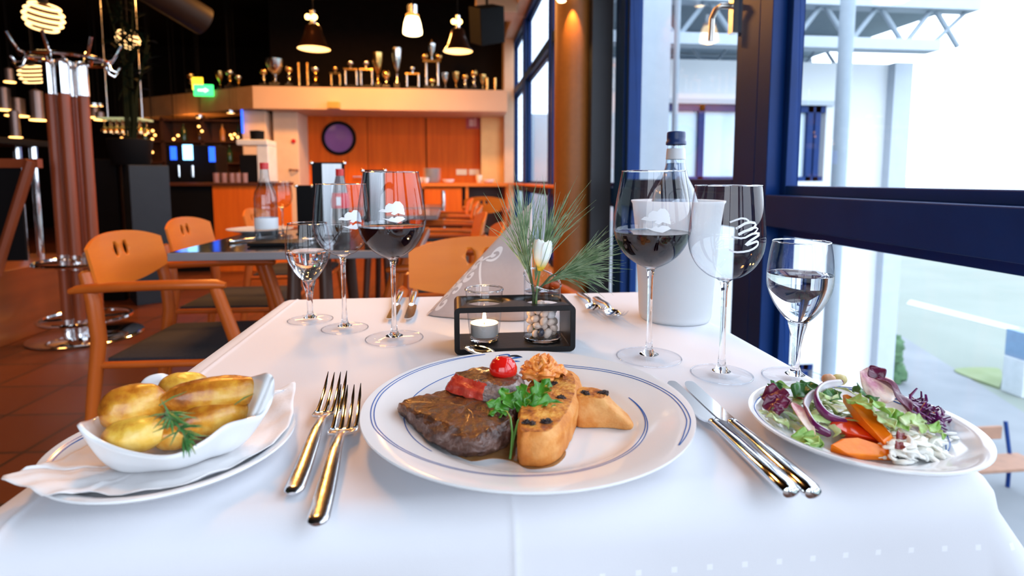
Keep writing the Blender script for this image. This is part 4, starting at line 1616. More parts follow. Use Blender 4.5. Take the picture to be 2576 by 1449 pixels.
def char_at(spots, z, r, parent):
    for i, (x, y) in enumerate(spots):
        mb = MB()
        for k in range(3):
            q_ = random.uniform(.6, 1.0) * r
            mb.ball((random.gauss(0, r * .5), random.gauss(0, r * .4), -.0002), (q_, q_ * .8, q_ * .55), 16, 12, nz=.9, nf=3.5, seed=k + i * 3)
        mb.build('charred_bit', CHAR, parent, loc=PZ(x, y, z))['label'] = 'dark charred bit on the toast'


char_at([(1336, 1064), (1375, 1062), (1414, 1000), (1400, 968)], zp + .0265, .0036, bread)
u0 = P3([(1450, 1072), (1530, 1076), (1592, 1080), (1580, 1052), (1520, 1030), (1460, 1030)], zp)
u1 = P3([(1450, 1055), (1530, 1060), (1586, 1066), (1572, 1036), (1515, 1015), (1460, 1015)], zp + .006)
u2 = P3([(1450, 1015), (1495, 1020), (1535, 1022), (1538, 1005), (1500, 990), (1460, 990)], zp + .018)
u3 = P3([(1452, 996), (1490, 1000), (1518, 1000), (1522, 985), (1495, 975), (1460, 975)], zp + .0235)
mb = MB()
loft(mb, [u0, u1, u2, u3], n=90, between=7, nz=.0006, nf=80, mats=(0, 1), seed=13, bulge=.001)
bread2 = mb.build('bread_slice', [CRUST, CRUMB], auto=180)
tag(bread2, 'shorter toasted baguette end leaning behind the larger slice on the right', 'bread')
char_at([(1474, 989), (1515, 988)], zp + .0243, .0036, bread2)

# piped herb butter rosette
bz = zp + .027
bc = PZ(1362, 950, bz)
rs = MB()
pts, rad = [], []
for k in range(240):
    u = k / 239
    turns = 3.1
    a = turns * 2 * PI * u
    R0 = .0165 * (1 - u) ** .8 + .001
    wv_ = 1 + .16 * math.sin(a * 5.5)
    pts.append((R0 * math.cos(a) * wv_, R0 * math.sin(a) * wv_, .003 + .017 * u + .0016 * math.sin(a * 7)))
    rad.append(.0052 * (1 - .45 * u) * (1 + .16 * math.sin(a * 11)))
rows = []
for i_, p_ in enumerate(pts):
    p_ = Vector(p_)
    t_ = (Vector(pts[min(i_ + 1, 239)]) - Vector(pts[max(i_ - 1, 0)])).normalized()
    x_ = t_.cross(Vector((0, 0, 1))).normalized()
    y_ = x_.cross(t_)
    rows.append([p_ + (x_ * math.cos(q_) + y_ * math.sin(q_)) * rad[i_] * (1 + .22 * math.cos(5 * q_ + i_ * .08)) for q_ in [2 * PI * k / 30 for k in range(30)]])
rs.grid(rows, close=True)
for k in range(5):
    a = k * 1.35 + .5
    cc_ = Vector((.0075 * math.cos(a), .006 * math.sin(a), .013))
    rs.tube([cc_, cc_ + Vector((.003 * math.cos(a + 1), .003 * math.sin(a + 1), .005)), cc_ + Vector((.001, 0, .0095))], [.0040, .0034, .0006], 12)
rs.v = [tuple(Vector(v) + Vector([noise.fractal(Vector(v) * 180 + Vector((k * 9, 0, 0)), 1, 2, 3) for k in range(3)]) * .0005) for v in rs.v]
BUT = food_mat('paprika_herb_butter', [(.3, (.34, .08, .01)), (.42, (.72, .22, .03)), (.6, (.86, .34, .08)), (.74, (.62, .18, .03))], 170, (.25, .4), .35, 400, coat=.15, sss=.15)
tag(rs.build('herb_butter', BUT, loc=bc), 'piped orange herb butter rosette on the far end of the large toast', 'butter')

# parsley
PARS = food_mat('parsley_leaf', [(.3, (.025, .12, .006)), (.5, (.05, .21, .012)), (.7, (.11, .32, .03))], 60, (.25, .5), .4, 300, coat=.1)


def leaf(mb, base, tip, up, width, lobes=3, curl=.15, wave=.1, seed=0, nu=10, nv=22, serr=.25):
    """one lobed leaf blade from base to tip"""
    base, tip, up = Vector(base), Vector(tip), Vector(up)
    ax_ = tip - base
    L_ = ax_.length
    e = ax_.normalized()
    sd = e.cross(up).normalized()
    nn = sd.cross(e).normalized()
    rows = []
    for j in range(nv + 1):
        v = j / nv
        w = width * (math.sin(PI * min(1, v ** .8)) ** .7) * (1 - serr * (.5 + .5 * math.cos(v * 2 * PI * lobes))) + width * .03
        if v == 1:
            w = width * .02
        row = []
        for i in range(-nu // 2, nu // 2 + 1):
            u = i / (nu / 2)
            h = curl * L_ * (v * v - v) * -1 + abs(u) ** 1.5 * w * .35 + wave * width * math.sin(v * 9 + seed + u * 2.5) * abs(u)
            row.append(base + e * (L_ * v + abs(u) * w * .25 * (1 - v)) + sd * u * w + nn * h)
        rows.append(row)
    mb.grid(rows)


pz = zp + .030
par = thing('parsley_sprig', 'green parsley sprig laid between the steak and the toast', 'parsley', PZ(1283, 1152, zp + .0006))
po = par.location
S0b = PY(1283, 1155, .412) - po
fk = PY(1304, 1058, .428) - po
j2 = PY(1320, 1030, .448) - po
stm = MB()
stm.tube([S0b, PY(1290, 1108, .418) - po, fk * .98 + Vector((0, 0, 0)), j2], [.0011, .0012, .001, .0007], 8)
stm.tube([PY(1285, 1145, .412) - po, PY(1289, 1090, .418) - po, PY(1284, 1050, .430) - po, PY(1275, 1035, .440) - po, PY(1258, 1035, .450) - po], [.0008, .0009, .0008, .0007, .0004], 8)
stm.build('stem', mat('parsley_stem', (0.10, 0.28, 0.05), (0.14, 0.34, 0.07), rough=.4), par)


def pv(x, y, Y):
    return PY(x, y, Y) - po


upv = Vector((0, -.5, .85))
for i, (a, c, w) in enumerate([((1280, 1034, .464), (1222, 1012, .464), .0060), ((1278, 1036, .462), (1228, 1044, .455), .0058), ((1290, 1028, .464), (1262, 978, .480), .0080), ((1300, 1035, .462), (1322, 985, .474), .0065),
                               ((1316, 1032, .461), (1310, 966, .480), .0075), ((1318, 1030, .461), (1380, 1012, .462), .0080), ((1330, 1020, .463), (1418, 1016, .462), .0068), ((1340, 1005, .468), (1384, 956, .480), .0085), ((1322, 1028, .462), (1352, 985, .474), .006)]):
    m_ = MB()
    a = (a[0], a[1], a[2] - .012)
    c = (c[0], c[1], c[2] - .010)
    leaf(m_, pv(*a), pv(*c), upv, w * 1.15, lobes=3, seed=i, curl=.12, wave=.25, serr=.45)
    m_.build('leaf', PARS, par, solid=.0004)

# meat juice pooled under the steak
jc = [PZ(x, y, zp - .0002) for x, y in [(1060, 1095), (1110, 1135), (1175, 1160), (1240, 1152), (1290, 1160), (1335, 1180), (1400, 1168), (1420, 1130), (1330, 1100), (1200, 1080)]]
jm = MB()
jm.prism([(p.x, p.y) for p in catmull(jc, 60)], -.0002, .0003)
jo = jm.build('meat_juice', mat('brown_meat_juice', (0.30, 0.13, 0.04), (0.42, 0.22, 0.09), scale=60, rough=.06, coat=.5), loc=(0, 0, zp - .0006), auto=60)
tag(jo, 'thin brown meat juice pooled on the plate around the steak', 'sauce', kind='stuff')

# ================================================================ POTATOES
pap = thing('paper_doily', 'crumpled white paper napkin between the side plate and the potato dish', 'napkin', SC_ + Vector((0, 0, .0185)))
out = [PZ(x, y, ZT + .0195) for x, y in [(3, 1205), (60, 1180), (95, 1172), (170, 1128), (260, 1075), (400, 1010), (560, 975), (700, 985), (742, 962), (738, 1010), (735, 1050), (700, 1100), (620, 1150), (500, 1195), (330, 1225), (200, 1232), (120, 1245), (50, 1222)]]
oc = catmull(out, 90)
mb = MB()
cc = sum(oc, Vector()) / len(oc)
rows = []
for t in (0.02, .15, .3, .45, .55, .65, .75, .82, .88, .93, .97, 1):
    row = []
    for i, p in enumerate(oc):
        q = cc.lerp(p, t) - pap.location
        r = math.hypot(q.x, q.y)
        zz = prof_z(sup, min(r, .089)) + ZT + .0008 - pap.location.z + .0011
        if r > .089:
            zz -= 0
        zz += .0014 * t * (noise.noise(q * 90) + .6) + .0010 * t * t * (1 + math.sin(i * 1.3))
        row.append(Vector((q.x, q.y, zz)))
    rows.append(row)
mb.grid(rows, close=True)
mb.build('sheet', mat('white_paper', (0.78, 0.77, 0.78), (0.84, 0.83, 0.84), scale=30, rough=.85, bump=.5, bscale=60), pap, solid=.0004)

dish = thing('serving_dish', 'white porcelain leaf-shaped dish with wavy rim full of roast potatoes', 'dish', PZ(430, 1150, ZT + .0075))
do = dish.location
rimp = [(193, 1072, .796), (245, 1112, .786), (330, 1142, .781), (430, 1150, .780), (510, 1116, .784), (572, 1072, .789), (625, 1056, .791), (668, 1040, .793), (689, 992, .806), (684, 944, .824),
        (640, 950, .812), (545, 972, .796), (440, 950, .802), (405, 941, .808), (365, 952, .806), (335, 985, .797), (270, 1034, .790), (225, 1058, .790)]
rim = catmull([PZ(x, y, z) - do for x, y, z in rimp], 120)
# foot ellipse on the paper
fa_, fb_ = .040, .017
dirf = (PZ(650, 1000, .76) - PZ(230, 1085, .76)).normalized()
perp = Vector((-dirf.y, dirf.x, 0))
cen = sum(rim, Vector()) / len(rim)
cen.z = 0
foot = []
for p in rim:
    q = p - cen
    a = math.atan2(q.dot(perp) / .5, q.dot(dirf))
    foot.append(cen + dirf * fa_ * math.cos(a) + perp * fb_ * math.sin(a))
rows = [[cen.lerp(p, .03) for p in foot], [cen.lerp(p, .6) for p in foot], foot]
for k in range(1, 13):
    t = k / 12
    rows.append([Vector((lerp(f.x, r.x, t ** .75), lerp(f.y, r.y, t ** .75), lerp(0, r.z, t ** 1.5))) for f, r in zip(foot, rim)])
th = .0042
inner = []
for k in range(12, -1, -1):
    t = k / 12
    row = []
    for f, r in zip(foot, rim):
        q = Vector((lerp(f.x, r.x, t ** .75), lerp(f.y, r.y, t ** .75), lerp(0, r.z, t ** 1.5)))
        d = (cen - q)
        d.z = 0
        q = q + d.normalized() * th * (1 if k < 12 else .85)
        q.z = max(q.z, th) if k < 12 else q.z
        row.append(q)
    inner.append(row)
top1 = [Vector((lerp(a.x, b.x, .5), lerp(a.y, b.y, .5), a.z + .0012)) for a, b in zip(rows[-1], inner[0])]
rows.append(top1)
rows += inner
c2 = cen + Vector((0, 0, th))
rows += [[c2.lerp(p, .5) for p in inner[-1]], [c2.lerp(p, .03) for p in inner[-1]]]
MB().grid(rows, close=True).build('bowl', CHINA, dish, auto=180)

POT = food_mat('roast_potato_skin', [(.30, (.26, .07, .008)), (.40, (.58, .24, .025)), (.52, (.80, .48, .06)), (.70, (.88, .66, .22))], 34, (.22, .45), .35, 160, coat=.25, sss=.08)
POTB = food_mat('browned_potato_skin', [(.32, (.14, .03, .004)), (.44, (.44, .13, .010)), (.55, (.66, .30, .025)), (.70, (.82, .56, .14))], 30, (.2, .4), .4, 160, coat=.3, sss=.08)
potd = [((337, 1024), .798, (.0235, .0165, .0180), 20, POTB, 'mottled brown roast potato at the back left of the dish with an eye mark'),
        ((341, 1092), .783, (.0225, .0150, .0135), 0, POT, 'round yellow roast potato at the front left edge of the dish'),
        ((545, 990), .803, (.0400, .0140, .0135), 12, POTB, 'longest roast potato with browned top lying across the right of the dish'),
        ((462, 980), .797, (.0210, .0150, .0150), 10, POT, 'golden roast potato at the back, half hidden by the longest one'),
        ((535, 1052), .787, (.0270, .0115, .0125), 28, POTB, 'orange-brown roast potato in front below the longest one'),
        ((440, 1090), .779, (.0160, .0130, .0120), 10, POTB, 'dark roast potato low in the middle under the rosemary')]
for i, (px, z, rad_, ang, m_, lb) in enumerate(potd):
    c = PZ(px[0], px[1], z)
    mb = MB().ball((0, 0, 0), rad_, 40, 28, nz=.07, nf=1.5, seed=i + 2)
    mb.v = [tuple(Vector(v) * (1 + .015 * noise.noise(Vector(v) * 150 + Vector((i, 0, 0))))) for v in mb.v]
    o = mb.build('roast_potato', m_, loc=c, rz=math.radians(ang))
    tag(o, lb, 'potato', 'roast potatoes in the leaf-shaped dish')
    o.rotation_euler.x = .15 * (i % 3)
    ey_ = MB()
    sd = rad_[1]
ROSE = food_mat('rosemary_leaf', [(.3, (.02, .10, .02)), (.55, (.06, .20, .05)), (.75, (.20, .34, .16))], 60, (.3, .5), .3, 300)
ro = thing('rosemary_sprig', 'rosemary sprig lying over the potatoes and the front rim of the dish', 'herb', PZ(425, 1050, .806))
oo_ = ro.location
stp = [PZ(418, 1035, .822) - oo_, PZ(430, 1052, .818) - oo_, PZ(455, 1078, .810) - oo_, PZ(474, 1110, .803) - oo_]
MB().tube(stp, [.0010, .0010, .0009, .0005], 8).build('stem', mat('rosemary_stem', (0.25, 0.22, 0.12), rough=.7), ro)
nd = MB()
rnd = random.Random(5)
for k in range(46):
    t = rnd.random()
    i = min(2, int(t * 3))
    s = stp[i].lerp(stp[i + 1], t * 3 - i)
    fwd = (stp[i + 1] - stp[i]).normalized()
    dv = (fwd * rnd.uniform(.1, 1.2) + Vector([rnd.gauss(0, .7), rnd.gauss(0, .4), abs(rnd.gauss(0, .35))])).normalized()
    ln = rnd.uniform(.009, .016)
    nd.tube([s, s + dv * ln * .5 + Vector((0, 0, .0006)), s + dv * ln], [.0007, .0009, .0002], 6, flat=.5)
for a, c in (((400, 1020, .823), (470, 985, .826)), ((590, 1018, .815), (640, 990, .822)), ((418, 1040, .822), (385, 1058, .812)), ((420, 1040, .82), (500, 1055, .812)), ((465, 1100, .804), (492, 1142, .80)), ((462, 1100, .804), (462, 1152, .798)), ((466, 1100, .804), (474, 1140, .80)), ((455, 1085, .806), (488, 1110, .803))):
    p, q = PZ(*a) - oo_, PZ(*c) - oo_
    nd.tube([p, p.lerp(q, .5) + Vector((0, 0, .001)), q], [.0007, .0010, .0002], 6, flat=.5)
nd.build('leaves', ROSE, ro)

# ================================================================ SALAD
GRN = food_mat('lettuce_green', [(.3, (.10, .28, .03)), (.5, (.22, .45, .07)), (.7, (.55, .70, .25))], 45, (.25, .45), .4, 200, coat=.15, sss=.1)
DGRN = food_mat('rocket_green', [(.3, (.03, .12, .03)), (.5, (.06, .20, .05)), (.7, (.14, .30, .09))], 50, (.25, .45), .4, 200, coat=.15)
PALEG = food_mat('frisee_pale', [(.3, (.22, .40, .08)), (.5, (.45, .60, .24)), (.7, (.78, .82, .58))], 50, (.3, .5), .3, 200, sss=.1)
PURP = food_mat('radicchio_purple', [(.3, (.06, .006, .025)), (.5, (.14, .012, .05)), (.68, (.24, .03, .09))], 50, (.22, .4), .5, 220, coat=.2)
RWHITE = food_mat('radicchio_rib', [(.35, (.85, .74, .66)), (.5, (.82, .60, .48)), (.66, (.45, .10, .18))], 38, (.3, .45), .4, 200, sss=.1)
ONS = mat('onion_skin_purple', (0.13, 0.012, 0.09), (0.20, 0.03, 0.13), scale=60, rough=.2, coat=.4)
ONW = mat('onion_flesh', (0.78, 0.72, 0.80), (0.84, 0.82, 0.86), scale=60, rough=.25, sss=.2)
CAR = food_mat('orange_carrot', [(.3, (.95, .19, .002)), (.6, (1.0, .27, .005))], 60, (.25, .4), .2, 200, coat=.08, spec=.35)
TOMR = mat('wet_tomato', (0.80, 0.045, 0.005), (0.86, 0.08, 0.008), scale=60, rough=.15, coat=.2)
SLAW = food_mat('creamy_cabbage', [(.3, (.86, .84, .70)), (.5, (.92, .91, .84)), (.7, (.95, .95, .92))], 60, (.3, .5), .3, 200, coat=.1)
REDC = food_mat('red_cabbage_shred', [(.3, (.05, .004, .05)), (.6, (.16, .01, .13))], 80, (.15, .35), .3, 200, coat=.3)
ZS = ZT + .0008


def sleaf(name, lb, a, c, w, m_, up=(0, -.4, .9), lobes=3, curl=.2, wave=.3, serr=.35, seed=0, cat='lettuce', group=None, solid=.0006):
    p = PZ(a[0], a[1], ZS + a[2])
    q = PZ(c[0], c[1], ZS + c[2])
    mb = MB()
    leaf(mb, (0, 0, 0), q - p, up, w, lobes=lobes, curl=curl, wave=wave, seed=seed, serr=serr, nu=12, nv=26)
    o = mb.build(name, m_, loc=p, solid=solid)
    return tag(o, lb, cat, group)


# bed of shredded pale greens under everything
rnd = random.Random(21)
bed = MB()
for k in range(80):
    a, r = rnd.uniform(0, 2 * PI), .050 * math.sqrt(rnd.random())
    p = Vector((r * math.cos(a) - .014, r * math.sin(a) + .016, .0085 + rnd.random() * max(.002, .014 - r * .15)))
    d = Vector((rnd.gauss(0, 1), rnd.gauss(0, 1), rnd.gauss(0, .2))).normalized() * rnd.uniform(.010, .018)
    c_ = catmull([p - d, p - d * .3 + Vector((0, 0, rnd.uniform(0, .004))), p + d * .3 + Vector((rnd.gauss(0, .003), rnd.gauss(0, .003), .002)), p + d], 8, closed=False)
    w_ = rnd.uniform(.0018, .0042)
    if p.y < -.012 and p.x > -.052:
        continue
    bed.tube(c_, [w_ * .45, w_ * .8, w_, w_ * .85, w_, w_ * .9, w_ * .75, w_ * .4], 6, flat=.16, up=(rnd.gauss(0, .3), rnd.gauss(0, .3), 1))
tag(bed.build('shredded_lettuce', PALEG, loc=SLC), 'bed of pale green shredded lettuce under the salad', 'lettuce', kind='stuff')
rnd = random.Random(4)
for i, (a, c, w, m_, lb, rd) in enumerate([
    ((1915, 1000, .020), (1985, 990, .030), .010, PURP, 'dark purple radicchio leaf at the left end of the salad, uppermost of its cluster', 1),
    ((1918, 1022, .018), (1990, 1012, .026), .009, PURP, 'dark purple radicchio piece at the left end, below the uppermost one', 2),
    ((1960, 1045, .017), (1948, 1015, .026), .006, PURP, 'narrow red radicchio strip hanging near the left rim of the salad plate', 3),
    ((1945, 992, .022), (1955, 962, .030), .008, DGRN, 'rocket leaf tip sticking up at the far left of the salad', 4),
    ((1925, 985, .018), (1990, 975, .026), .008, GRN, 'green leaf behind the purple radicchio at the left', 5),
    ((2000, 1000, .024), (2030, 965, .034), .009, DGRN, 'dark rocket leaf left of the onion rings', 6),
    ((2005, 985, .024), (2060, 972, .032), .008, DGRN, 'dark rocket leaf behind the onion rings', 7),
    ((1990, 1098, .012), (2072, 1122, .010), .009, GRN, 'bright green leaf over the front left rim of the salad plate', 8),
    ((2020, 1095, .014), (2060, 1118, .012), .007, GRN, 'small green leaf beside the white onion strip', 9),
    ((1928, 1046, .016), (1985, 1075, .013), .008, PALEG, 'pale frilly lettuce piece at the front left of the salad', 10),
    ((1902, 1034, .016), (1938, 1044, .015), .0025, PALEG, 'thin white-green strip resting on the left rim', 11),
    ((2090, 1010, .030), (2100, 980, .038), .008, DGRN, 'rocket leaf inside the onion ring', 12),
    ((2130, 1005, .034), (2195, 1025, .036), .007, GRN, 'rocket leaf lying across the top of the carrot wedge', 13),
    ((2100, 975, .036), (2165, 1000, .038), .0028, PALEG, 'pale rocket stalk on top of the salad', 14),
    ((2150, 985, .034), (2200, 1010, .036), .010, DGRN, 'dark green leaf left of the upright radicchio', 15),
    ((2190, 1015, .034), (2240, 1045, .034), .009, GRN, 'green leaf under the upright radicchio', 16),
    ((2235, 1068, .024), (2290, 1055, .028), .009, GRN, 'round green leaf right of the carrot wedge', 17),
    ((2290, 1055, .026), (2330, 1060, .024), .0045, PALEG, 'yellow-green stalk below the red cabbage', 18),
    ((2325, 1070, .022), (2378, 1100, .016), .010, GRN, 'bright green leaf coated in dressing at the right', 19),
    ((2260, 1050, .030), (2330, 1085, .022), .009, PALEG, 'white-green leaf coated in dressing', 20),
    ((2060, 1000, .028), (2110, 1000, .034), .011, PALEG, 'pale lettuce leaf inside the onion rings', 21),
    ((2200, 1040, .030), (2250, 1078, .026), .008, PALEG, 'pale striped leaf right beside the carrot wedge', 22)]):
    sleaf('salad_leaf', lb, a, c, w, m_, seed=rd, up=(rnd.gauss(0, .3), -.6, .8), lobes=rnd.choice((2, 3, 4)), cat='salad leaf', group='mixed leaves of the side salad')
# white rib of radicchio
sleaf('radicchio_strip', 'white and pink radicchio strip left of the onion rings', (1992, 1012, .026), (2050, 1100, .012), .0055, RWHITE, lobes=1, wave=.05, serr=.05, curl=.12, cat='radicchio', seed=2)
# big upright radicchio leaf: white heart and dark tip
sleaf('radicchio_leaf', 'large white-hearted radicchio leaf standing up from the salad', (2215, 1020, .030), (2190, 925, .050), .016, RWHITE, up=(-.2, -.9, .3), lobes=1, wave=.18, serr=.08, curl=-.15, cat='radicchio', seed=6)
sleaf('radicchio_leaf', 'dark purple curled radicchio leaf folded over the white-hearted one', (2205, 950, .050), (2290, 1045, .028), .0095, PURP, up=(.5, -.7, .6), lobes=2, wave=.25, serr=.12, curl=.35, cat='radicchio', seed=3)
sleaf('radicchio_leaf', 'small purple radicchio tip at the very top of the salad', (2220, 960, .046), (2187, 922, .056), .008, PURP, up=(-.1, -.9, .4), lobes=1, wave=.2, serr=.1, curl=.1, cat='radicchio', seed=9)


def onion_arc(lb, pts, w, hgt, seed=0):
    P_ = [PZ(x, y, ZS + z) for x, y, z in pts]
    o0 = P_[len(P_) // 2]
    c = catmull([p - o0 for p in P_], 40, closed=False)
    t = thing('red_onion_ring', lb, 'onion', o0, group='red onion rings on the salad')
    mid = sum(c, Vector()) / len(c)
    for nm, off, m_, th in (('skin', 0, ONS, .0007), ('flesh', .0013, ONW, .0016)):
        rows = []
        for i, p in enumerate(c):
            d = (mid - p)
            d.z *= .3
            d.normalize()
            tp = math.sin(PI * min(1, max(0, i / (len(c) - 1)))) ** .3
            hh = hgt * (.45 + .55 * tp)
            a = p + d * off
            ax_ = Vector((0, -.55, .83))
            t1 = (c[min(i + 1, 39)] - c[max(i - 1, 0)]).normalized()
            out_ = -d
            wd = (t1.cross(out_)).normalized()
            rows.append([a + wd * hh * s * .5 + out_ * (.0012 * (1 - s * s)) for s in (-1, -.6, -.2, .2, .6, 1)])
        mb = MB().grid(rows)
        mb.build(nm, m_, t, solid=th)
    return t


onion_arc('purple-edged red onion ring arching in the middle of the salad, the outer left one', [(2052, 985, .034), (2032, 1003, .030), (2026, 1028, .024), (2045, 1068, .018), (2088, 1094, .013)], .002, .0075)
onion_arc('purple-edged red onion ring arching in the middle of the salad, the inner right one', [(2120, 962, .042), (2078, 968, .040), (2052, 990, .035), (2058, 1020, .028), (2085, 1048, .022), (2128, 1062, .018)], .002, .0075)


def wedge(name, lb, cat, pts_b, pts_t, m_, group=None, nz=.0002):
    B_ = [PZ(x, y, ZS + z) for x, y, z in pts_b]
    T2 = [PZ(x, y, ZS + z) for x, y, z in pts_t]
    o0 = sum(B_, Vector()) / len(B_)
    o0.z = min(p.z for p in B_)
    mb = MB()
    n = len(B_)
    mb.add([p - o0 for p in B_ + T2], [tuple(range(n - 1, -1, -1)), tuple(range(n, 2 * n))] + [(i, (i + 1) % n, n + (i + 1) % n, n + i) for i in range(n)])
    o = mb.build(name, m_, loc=o0, bevel=.0012, smooth=True, auto=25)
    return tag(o, lb, cat, group)


CG = 'orange carrot and squash wedges of the salad'
wedge('carrot_wedge', 'long pointed orange carrot wedge leaning across the middle of the salad', 'carrot',
      [(2120, 1012, .024), (2150, 1060, .020), (2235, 1135, .012), (2252, 1112, .014), (2190, 1030, .026), (2135, 1000, .030)],
      [(2118, 992, .032), (2146, 1022, .031), (2222, 1112, .019), (2245, 1095, .020), (2180, 1018, .034), (2132, 990, .034)], CAR, CG)
wedge('carrot_wedge', 'thick orange carrot chunk at the front of the salad plate', 'carrot',
      [(2088, 1142, .006), (2160, 1158, .005), (2245, 1160, .005), (2248, 1130, .008), (2160, 1115, .008), (2100, 1112, .008)],
      [(2088, 1118, .014), (2128, 1140, .013), (2238, 1148, .010), (2244, 1128, .014), (2158, 1100, .019), (2122, 1102, .018)], CAR, CG)
wedge('tomato_wedge', 'glossy red-orange tomato wedge under the carrots', 'tomato',
      [(2088, 1078, .010), (2130, 1105, .008), (2240, 1128, .007), (2240, 1105, .010), (2150, 1060, .012), (2100, 1055, .012)],
      [(2086, 1066, .017), (2128, 1088, .017), (2215, 1105, .014), (2225, 1092, .016), (2150, 1050, .021), (2100, 1048, .020)], TOMR)
wedge('tomato_wedge', 'red tomato piece between the rocket leaves at the back left', 'tomato',
      [(1995, 1005, .014), (2022, 1012, .014), (2030, 985, .016), (2000, 980, .016)],
      [(1996, 992, .024), (2018, 998, .024), (2026, 978, .026), (2002, 974, .026)], mat('dull_tomato', (0.55, 0.10, 0.05), (0.6, 0.16, 0.08), rough=.3))
p = PZ(2085, 955, ZS + .032)
tag(MB().ball((0, 0, 0), (.0065, .0055, .0055), 20, 14, nz=.08, nf=2, seed=3).build('bean', mat('pink_bean', (0.72, 0.38, 0.24), (0.78, 0.48, 0.3), scale=60, rough=.35), loc=p), 'pinkish bean at the back top of the salad', 'bean')
p = PZ(2110, 955, ZS + .030)
tag(MB().ball((0, 0, 0), (.0085, .0055, .0055), 20, 14, nz=.08, nf=2, seed=4).build('bean', mat('yellow_bean', (0.62, 0.50, 0.16), (0.7, 0.58, 0.25), scale=60, rough=.35), loc=p), 'yellowish bean behind the onion rings', 'bean')
# creamy white cabbage salad
sw = MB()
rnd = random.Random(8)
for k in range(85):
    x, y = rnd.gauss(2305, 48), rnd.gauss(1122, 20)
    if k < 14:
        x, y = rnd.uniform(2215, 2275), rnd.uniform(1075, 1150)
    if not (2205 < x < 2420):
        continue
    hh = max(.007, .022 - abs(x - 2290) * .00011 - max(0, y - 1130) * .0003)
    p = PZ(x, y, ZS + rnd.uniform(.007, hh)) - SLC
    d = Vector((rnd.gauss(0, 1), rnd.gauss(0, .7), rnd.gauss(0, .25))).normalized() * rnd.uniform(.004, .008)
    s2_ = Vector((rnd.gauss(0, 1), rnd.gauss(0, 1), .5)) * .0026
    w_ = rnd.uniform(.0017, .0028)
    c_ = catmull([p - d, p + s2_, p + d], 7, closed=False)
    sw.tube(c_, [w_ * .4, w_ * .9, w_, w_, w_, w_ * .9, w_ * .4], 8, flat=.7)
for k in range(34):
    x, y = rnd.gauss(2305, 38), rnd.gauss(1122, 16)
    p = PZ(x, y, ZS + .009) - SLC
    sw.ball(p, (rnd.uniform(.005, .009), rnd.uniform(.004, .008), rnd.uniform(.003, .007)), 14, 10, nz=.25, nf=2, seed=k)
tag(sw.build('cabbage_salad', SLAW, loc=SLC), 'creamy white cabbage salad mound at the front right of the plate', 'coleslaw', kind='stuff')
# purple red-cabbage shreds
rc = MB()
for k in range(95):
    t = rnd.random()
    x, y = lerp(2292, 2368, t) + rnd.gauss(0, 6), lerp(1008, 1062, t) + rnd.gauss(0, 8)
    p = PZ(x, y, ZS + rnd.uniform(.016, .034 - .012 * t)) - SLC
    d = Vector((rnd.gauss(0, 1), rnd.gauss(0, 1), rnd.gauss(0, .8))).normalized() * rnd.uniform(.004, .009)
    rc.tube([p - d, p + Vector((rnd.gauss(0, 1), rnd.gauss(0, 1), rnd.gauss(0, 1))) * .0022, p + d], [.0009, .0014, .0009], 6, flat=.6)
tag(rc.build('red_cabbage', REDC, loc=SLC), 'tangle of dark purple red cabbage shreds at the back right of the salad', 'red cabbage', kind='stuff')
for k, (x, y, z, lb) in enumerate([(2265, 1098, .026, 'reddish-brown crisp piece on the cabbage salad, the upper one'), (2262, 1122, .022, 'reddish-brown crisp piece on the cabbage salad, the lower one')]):
    sleaf('onion_crisp', lb, (x - 8, y + 6, z), (x + 10, y - 6, z + .002), .0035, mat('brown_crisp', (0.22, 0.03, 0.03), rough=.3), seed=k, lobes=1, cat='garnish', group='crisp pieces on the cabbage salad')
# lift the wetter herbs: small parsley flecks

# ================================================================ CHAIRS
def bend_back(w, z0, z1, th, lean, curve, wave):
    """curved plywood back board, in local coordinates: seat faces +X, back at x=0, width along Y"""
    mb = MB()
    n, m = 22, 12
    F_, Bk = [], []
    for j in range(m + 1):
        v = j / m
        rf, rb = [], []
        for i in range(n + 1):
            u = -1 + 2 * i / n
            top_ = z1 - .030 * abs(u) ** 3.0 + wave * math.cos(u * PI) * .5
            bot_ = z0 + .035 * u * u
            z = bot_ + (top_ - bot_) * v
            x = -lean * (z - z0) + curve * u * u
            y = u * w / 2
            rf.append(Vector((x + th / 2, y, z)))
            rb.append(Vector((x - th / 2, y, z)))
        F_.append(rf)
        Bk.append(rb)
    mb.grid(F_).grid(Bk)
    mb.grid([F_[0], Bk[0]]).grid([F_[-1], Bk[-1]])
    mb.grid([[r[0] for r in F_], [r[0] for r in Bk]]).grid([[r[-1] for r in F_], [r[-1] for r in Bk]])
    return mb


